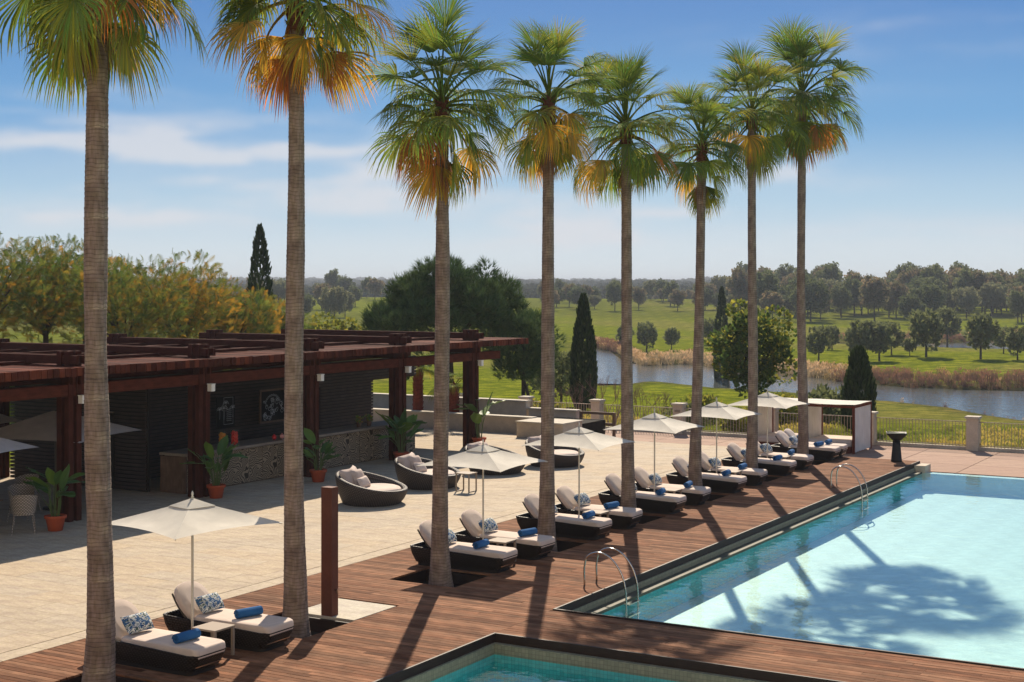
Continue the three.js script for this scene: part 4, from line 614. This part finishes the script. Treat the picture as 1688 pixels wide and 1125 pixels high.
// leafless shrubs
const twigGeo = (H, seed) => { const r = rngOf(seed), l = []; const br = (p, d, L, R, k) => { const e = [p[0] + d[0] * L, p[1] + d[1] * L, p[2] + d[2] * L]; l.push(tube([p, [(p[0] + e[0]) / 2 + rr(-.03, .03, r), (p[1] + e[1]) / 2, (p[2] + e[2]) / 2 + rr(-.03, .03, r)], e], R, R * .6, 4, 2)); if (k > 0) for (let i = 0; i < 3; i++) { const n = [d[0] + rr(-.6, .6, r), d[1] + rr(-.1, .5, r), d[2] + rr(-.6, .6, r)], q = Math.hypot(...n); br(e, n.map(v => v / q), L * rr(.6, .85, r), R * .6, k - 1); } }; for (let i = 0; i < 4; i++) { const a = i * 1.6 + r(), n = [Math.cos(a) * .35, 1, Math.sin(a) * .35], q = Math.hypot(...n); br([0, -.2, 0], n.map(v => v / q), H * .3, .022, 3); } return merge(l); };
const twigM = mat([.22, .13, .10], { roughness: 1 }); const tg = [twigGeo(2.5, 1001), twigGeo(2.1, 1002)];
[[1008, 60, 1.2, 'bare reddish shrub right of the slim cypress'], [1052, 61, 1.2, 'bare reddish shrub behind the fifth palm trunk'], [945, 62, .9, 'bare twiggy shrub left of the slim cypress'], [1090, 66, .85, 'bare twiggy shrub near the pillar with the plaque']].forEach(([c, d, s, l], i) => { const p = plan(c, d), o = single('bare_shrub', tg[i % 2], twigM, l, 'shrub', [p[0], groundY(...p), p[1]], i * 1.3, 'leafless shrubs beyond the fence'); o.scale.setScalar(s); });
// red-trunked garden palms in the planter bed
{
  const spike = (x, z, H, label) => { const t = thing('garden_palm', label, 'palm', [x, .4, z]); part('trunk', bootsGeo(.19, H, 1010), mat([.30, .07, .04], { map: T.bark, roughness: .95 }), t); for (let k = 0; k < 14; k++) { const o = part('frond', FRONDS[1 + k % 4][k % 3], palmMats[k % 3], t); o.position.y = H; o.rotation.y = k * 2.4; o.scale.setScalar(.75); } };
  const p = plan(689, 57.5), p2 = plan(748, 57); spike(p[0], p[1], 1.75, 'stubby red-trunked palm at the right end of the bar wall'); spike(p2[0], p2[1], 1.1, 'short red-trunked palm behind the third palm trunk');
}
// shrubs beyond the fence
const bushG = [1, 2].map(k => crownGeo(lobesIn(12, 0, .45, 0, .6, .35, .6, .3, 1020 + k), 70, LEAF.quad, .13, k > 1 ? yel : olive2, 1030 + k));
[[1130, 59, 1.2], [1285, 62, 1.5], [1345, 63, 1.6], [1215, 58, 1.1], [1372, 66, 1.7], [770, 58, 1.0], [845, 60, 1.1], [900, 61, 1.2], [690, 62, 1.4], [1160, 64, 1.3]].forEach(([c, d, s], i) => { const p = plan(c, d), o = single('garden_bush', bushG[i % 2], M.foliage, ['low grey-green bush', 'low yellow-green bush'][i % 2] + ' beyond the fence, ' + ['left of the sixth palm trunk', 'right of the golden tree', 'left of the white cabana', 'below the golden tree', 'behind the white cabana roof', 'under the big pine', 'under the leaning pine', 'behind the fourth palm', 'beside the stubby red palm', 'right of the sixth palm trunk'][i], 'bush', [p[0], groundY(...p), p[1]], i, 'bushes beyond the fence'); o.scale.setScalar(s); });
// olive trees round the lake
{
  const G = [0, 1, 2].map(k => { const L = lobesIn(16, 0, 1.8, 0, 1.1, 1.15, 1.1, .42, 1040 + k); return [crownGeo(L, 60, LEAF.quad, .26, olive2, 1050 + k), limbsGeo(1.1, .10, L.filter((_, q) => q % 3 === 0))]; });
  [[1066, 172, 1.05, 'left one of two small olives on the fairway'], [1107, 176, .85, 'right one of two small olives on the fairway'], [1350, 150, 1.1, 'olive on the island just right of the last palm'], [1418, 150, 1.25, 'left one of the two joined olives on the island'], [1450, 150, 1.25, 'right one of the two joined olives on the island'], [1470, 160, 1.05, 'olive behind the joined pair on the island'], [1527, 155, 1.5, 'tall reddish olive on the island'], [1617, 150, 1.45, 'tall slim olive at the right of the island'], [1655, 165, .9, 'small olive near the right edge of the island'], [1678, 148, 1.0, 'sparse small olive at the right picture edge'], [1372, 172, .9, 'round grey olive on the far bank'], [1562, 200, 1.5, 'dark olive across the second lake arm'], [1170, 190, 1.0, 'olive between two palm trunks on the far bank'], [1500, 158, .6, 'smallest olive on the island'], [1030, 185, .9, 'olive just left of the fifth palm trunk']].forEach(([c, d, s, l], i) => { const p = plan(c, d), t = tree('olive_tree', l, p, G[i % 3][0], G[i % 3][1], M.foliage, 'olive trees round the lake', Math.max(groundY(...p), -2.8)); t.scale.set(s, s * 1.1, s); t.rotation.y = i; });
}
// mid-distance wood: one tree each
{
  const G = [0, 1, 2, 3].map(k => { const tall = k % 2, L = lobesIn(13, 0, tall ? 6 : 4.8, 0, tall ? 2.2 : 3, tall ? 3.2 : 2.4, tall ? 2.2 : 3, 1.5, 1060 + k); return [crownGeo(L, 34, cluster, .85, [[[.085, .10, .04], [.07, .085, .034]], [[.12, .13, .055], [.095, .11, .045]], [[.17, .165, .085], [.135, .14, .07]], [[.19, .14, .08], [.13, .12, .06]]][k], 1070 + k, .3, .6), limbsGeo(3.2, .2, L.filter((_, q) => q % 4 === 0))]; }), r = rngOf(1080);
  let n = 0;
  const add = (c, d, s) => { const p = plan(c, d), t = tree('wood_tree', 'dark tree in the mid-distance wood across the lakes', p, G[n % 4][0], G[n % 4][1], M.foliage, 'trees of the mid-distance wood', Math.max(groundY(...p), -2.8)); t.scale.set(s, s * rr(.85, 1.15, r), s); t.rotation.y = r() * 6; n++; };
  for (let i = 0; i < 70; i++) { const c = rr(880, 1240, r); add(c, rr(310, 500, r), rr(.40, .66, r)); }
  for (let i = 0; i < 150; i++) { const c = 1180 + 560 * Math.pow(r(), .75); add(c, rr(265, 440, r), rr(.6, 1.0, r)); }
  for (let i = 0; i < 24; i++) { const c = rr(1480, 1740, r); add(c, rr(300, 380, r), rr(.85, 1.1, r)); }
  for (let i = 0; i < 46; i++) { const c = rr(-60, 620, r); add(c, rr(230, 480, r), rr(.45, .75, r)); }
}
{ // far wood and hills: one mass
  const base = crownGeo(lobesIn(5, 0, 4, 0, 2.4, 2.2, 2.4, 2.0, 1090), 14, cluster, 2.0, [[1, 1, 1], [.85, .9, .85]], 1091, .2, .7), r = rngOf(1092), N = 5200, im = new THREE.InstancedMesh(base, M.needles, N), m = new THREE.Matrix4(), q = new THREE.Quaternion(), c = new THREE.Color(); let k = 0;
  for (let tries = 0; k < N && tries < 60000; tries++) { const d = 480 + 2100 * Math.pow(r(), 1.3), cc = rr(-120, 1810, r), [x, z] = plan(cc, d); if (fbm(x / 240, z / 240, 141, 3) < lerp(.50, .42, smooth(500, 1200, d))) continue; const s = rr(.6, 1.1, r); q.setFromAxisAngle(new THREE.Vector3(0, 1, 0), r() * 6); m.compose(new THREE.Vector3(x, groundY(x, z) - .5, z), q, new THREE.Vector3(s, s, s)); im.setMatrixAt(k, m); const w = wood[Math.floor(r() * 4)]; im.setColorAt(k, c.setRGB(...w)); k++; }
  im.count = k; im.name = 'distant_wood'; im.userData = { kind: 'stuff', label: 'distant wooded hills along the horizon', category: 'wood' }; scene.add(im);
}
{ // reeds on the lake shores
  const s = new Soup(), r = rngOf(1100), m = new THREE.Matrix4(), q = new THREE.Quaternion(); for (let i = 0; i < 26; i++) { q.setFromEuler(new THREE.Euler(rr(-.3, .3, r), r() * 6, rr(-.3, .3, r))); m.compose(new THREE.Vector3(rr(-.5, .5, r), 0, rr(-.5, .5, r)), q, new THREE.Vector3(rr(.05, .12, r), rr(.8, 1.5, r), .1)); s.leaf(LEAF.blade, m, [1, 1, 1]); if (r() < .35) { m.compose(new THREE.Vector3(rr(-.5, .5, r), rr(.9, 1.2, r), rr(-.5, .5, r)), q, new THREE.Vector3(.12, .35, .12)); s.leaf(LEAF.quad, m, [1.7, 1.45, 1.35]); } }
  const base = s.build(), pts = [];
  const along = (list, wd, dens) => { for (let i = 0; i < list.length - 1; i++) { const [x0, z0] = list[i], [x1, z1] = list[i + 1], n = Math.ceil(Math.hypot(x1 - x0, z1 - z0) * dens); for (let k = 0; k < n; k++) { const t = r(), o = r() * wd; const x = lerp(x0, x1, t), z = lerp(z0, z1, t), L = Math.hypot(x, z); pts.push([x + x / L * o, z + z / L * o, o / wd]); } } };
  along(lakes[0].slice(0, 12), 9, 16); along(lakes[1].slice(0, 4), 16, 14);
  pts.near = pts.length; along(lakes[0].slice(12, 19).map(([x, z]) => [x * .985, z * .985]), -1.5, .5);
  const im = new THREE.InstancedMesh(base, M.foliage, pts.length), c = new THREE.Color();
  pts.forEach(([x, z, o], i) => { const sc = rr(.35, .65, r) * (i >= pts.near ? .4 : 1); q.setFromAxisAngle(new THREE.Vector3(0, 1, 0), r() * 6); m.compose(new THREE.Vector3(x, Math.max(groundY(x, z), -3.05), z), q, new THREE.Vector3(sc, sc, sc)); im.setMatrixAt(i, m); const k = fbm(x / 12, z / 12, 1103, 3) + rr(-.12, .12, r), w = k < .45 ? [.10, .058, .04] : k < .56 ? [.17, .125, .055] : [.26, .20, .12]; im.setColorAt(i, c.setRGB(...w)); });
  { const N = 5200, gr = new THREE.InstancedMesh(base, M.foliage, N); for (let i = 0; i < N; i++) { const x = rr(-38, 2, r), z = FENCE_Z - .4 - 9 * Math.pow(r(), 1.6) - (fbm(x / 3, 7, 1203, 2) - .4) * 5, k = fbm(x / 4, z / 4, 1201, 3), s2 = rr(.07, .17, r) * (k > .55 ? 1.7 : .8); q.setFromAxisAngle(new THREE.Vector3(0, 1, 0), r() * 6); m.compose(new THREE.Vector3(x, groundY(x, Math.min(z, FENCE_Z - .3)), Math.min(z, FENCE_Z - .3)), q, new THREE.Vector3(s2 * 1.6, s2, s2 * 1.6)); gr.setMatrixAt(i, m); gr.setColorAt(i, c.setRGB(...(k > .58 ? [.20, .18, .045] : k > .45 ? [.15, .165, .03] : [.12, .15, .025]))); } gr.name = 'rough_grass'; gr.userData = { kind: 'stuff', label: 'tufts of rough yellow-green grass beyond the railing', category: 'grass' }; scene.add(gr); }
  im.name = 'lakeside_reeds'; im.userData = { kind: 'stuff', label: 'brown and straw reeds along the lake banks', category: 'reeds' }; scene.add(im);
}
{ // the hotel the picture was taken from
  const h = thing('hotel_building', 'cream hotel facade with balconies behind the viewpoint', 'building', [-FW[0] * 5, -.3, -FW[1] * 5], YAW);
  part('wall', bx(-46, 46, 0, 21.5, 0, 8), M.facade, h); part('cornice', bx(-46.4, 46.4, 21.5, 21.9, -.4, 8.3), M.capstone, h);
  const pane = mat([.05, .06, .07], { roughness: .1 });
  for (let f = 0; f < 6; f++) for (let k = -10; k <= 10; k++) { const x = k * 3.9, y = .2 + f * 3.2; part('window', bx(x - .75, x + .75, y, y + 2.2, -.03, .05), pane, h); if (f) part('balcony', merge([bx(x - 1.5, x + 1.5, y - .22, y - .05, -1.3, -.001), bx(x - 1.5, x + 1.5, y - .05, y + .95, -1.3, -1.22)]), M.facade, h); }
  setting('entrance_terrace', bx(DX1 + .02, 40, -.5, -.03, -5.95, 12), M.capstone);
}
scene.fog = new THREE.FogExp2(new THREE.Color().setRGB(.82, .88, .95), .00034);
place(scene);
renderer.render(scene, camera);
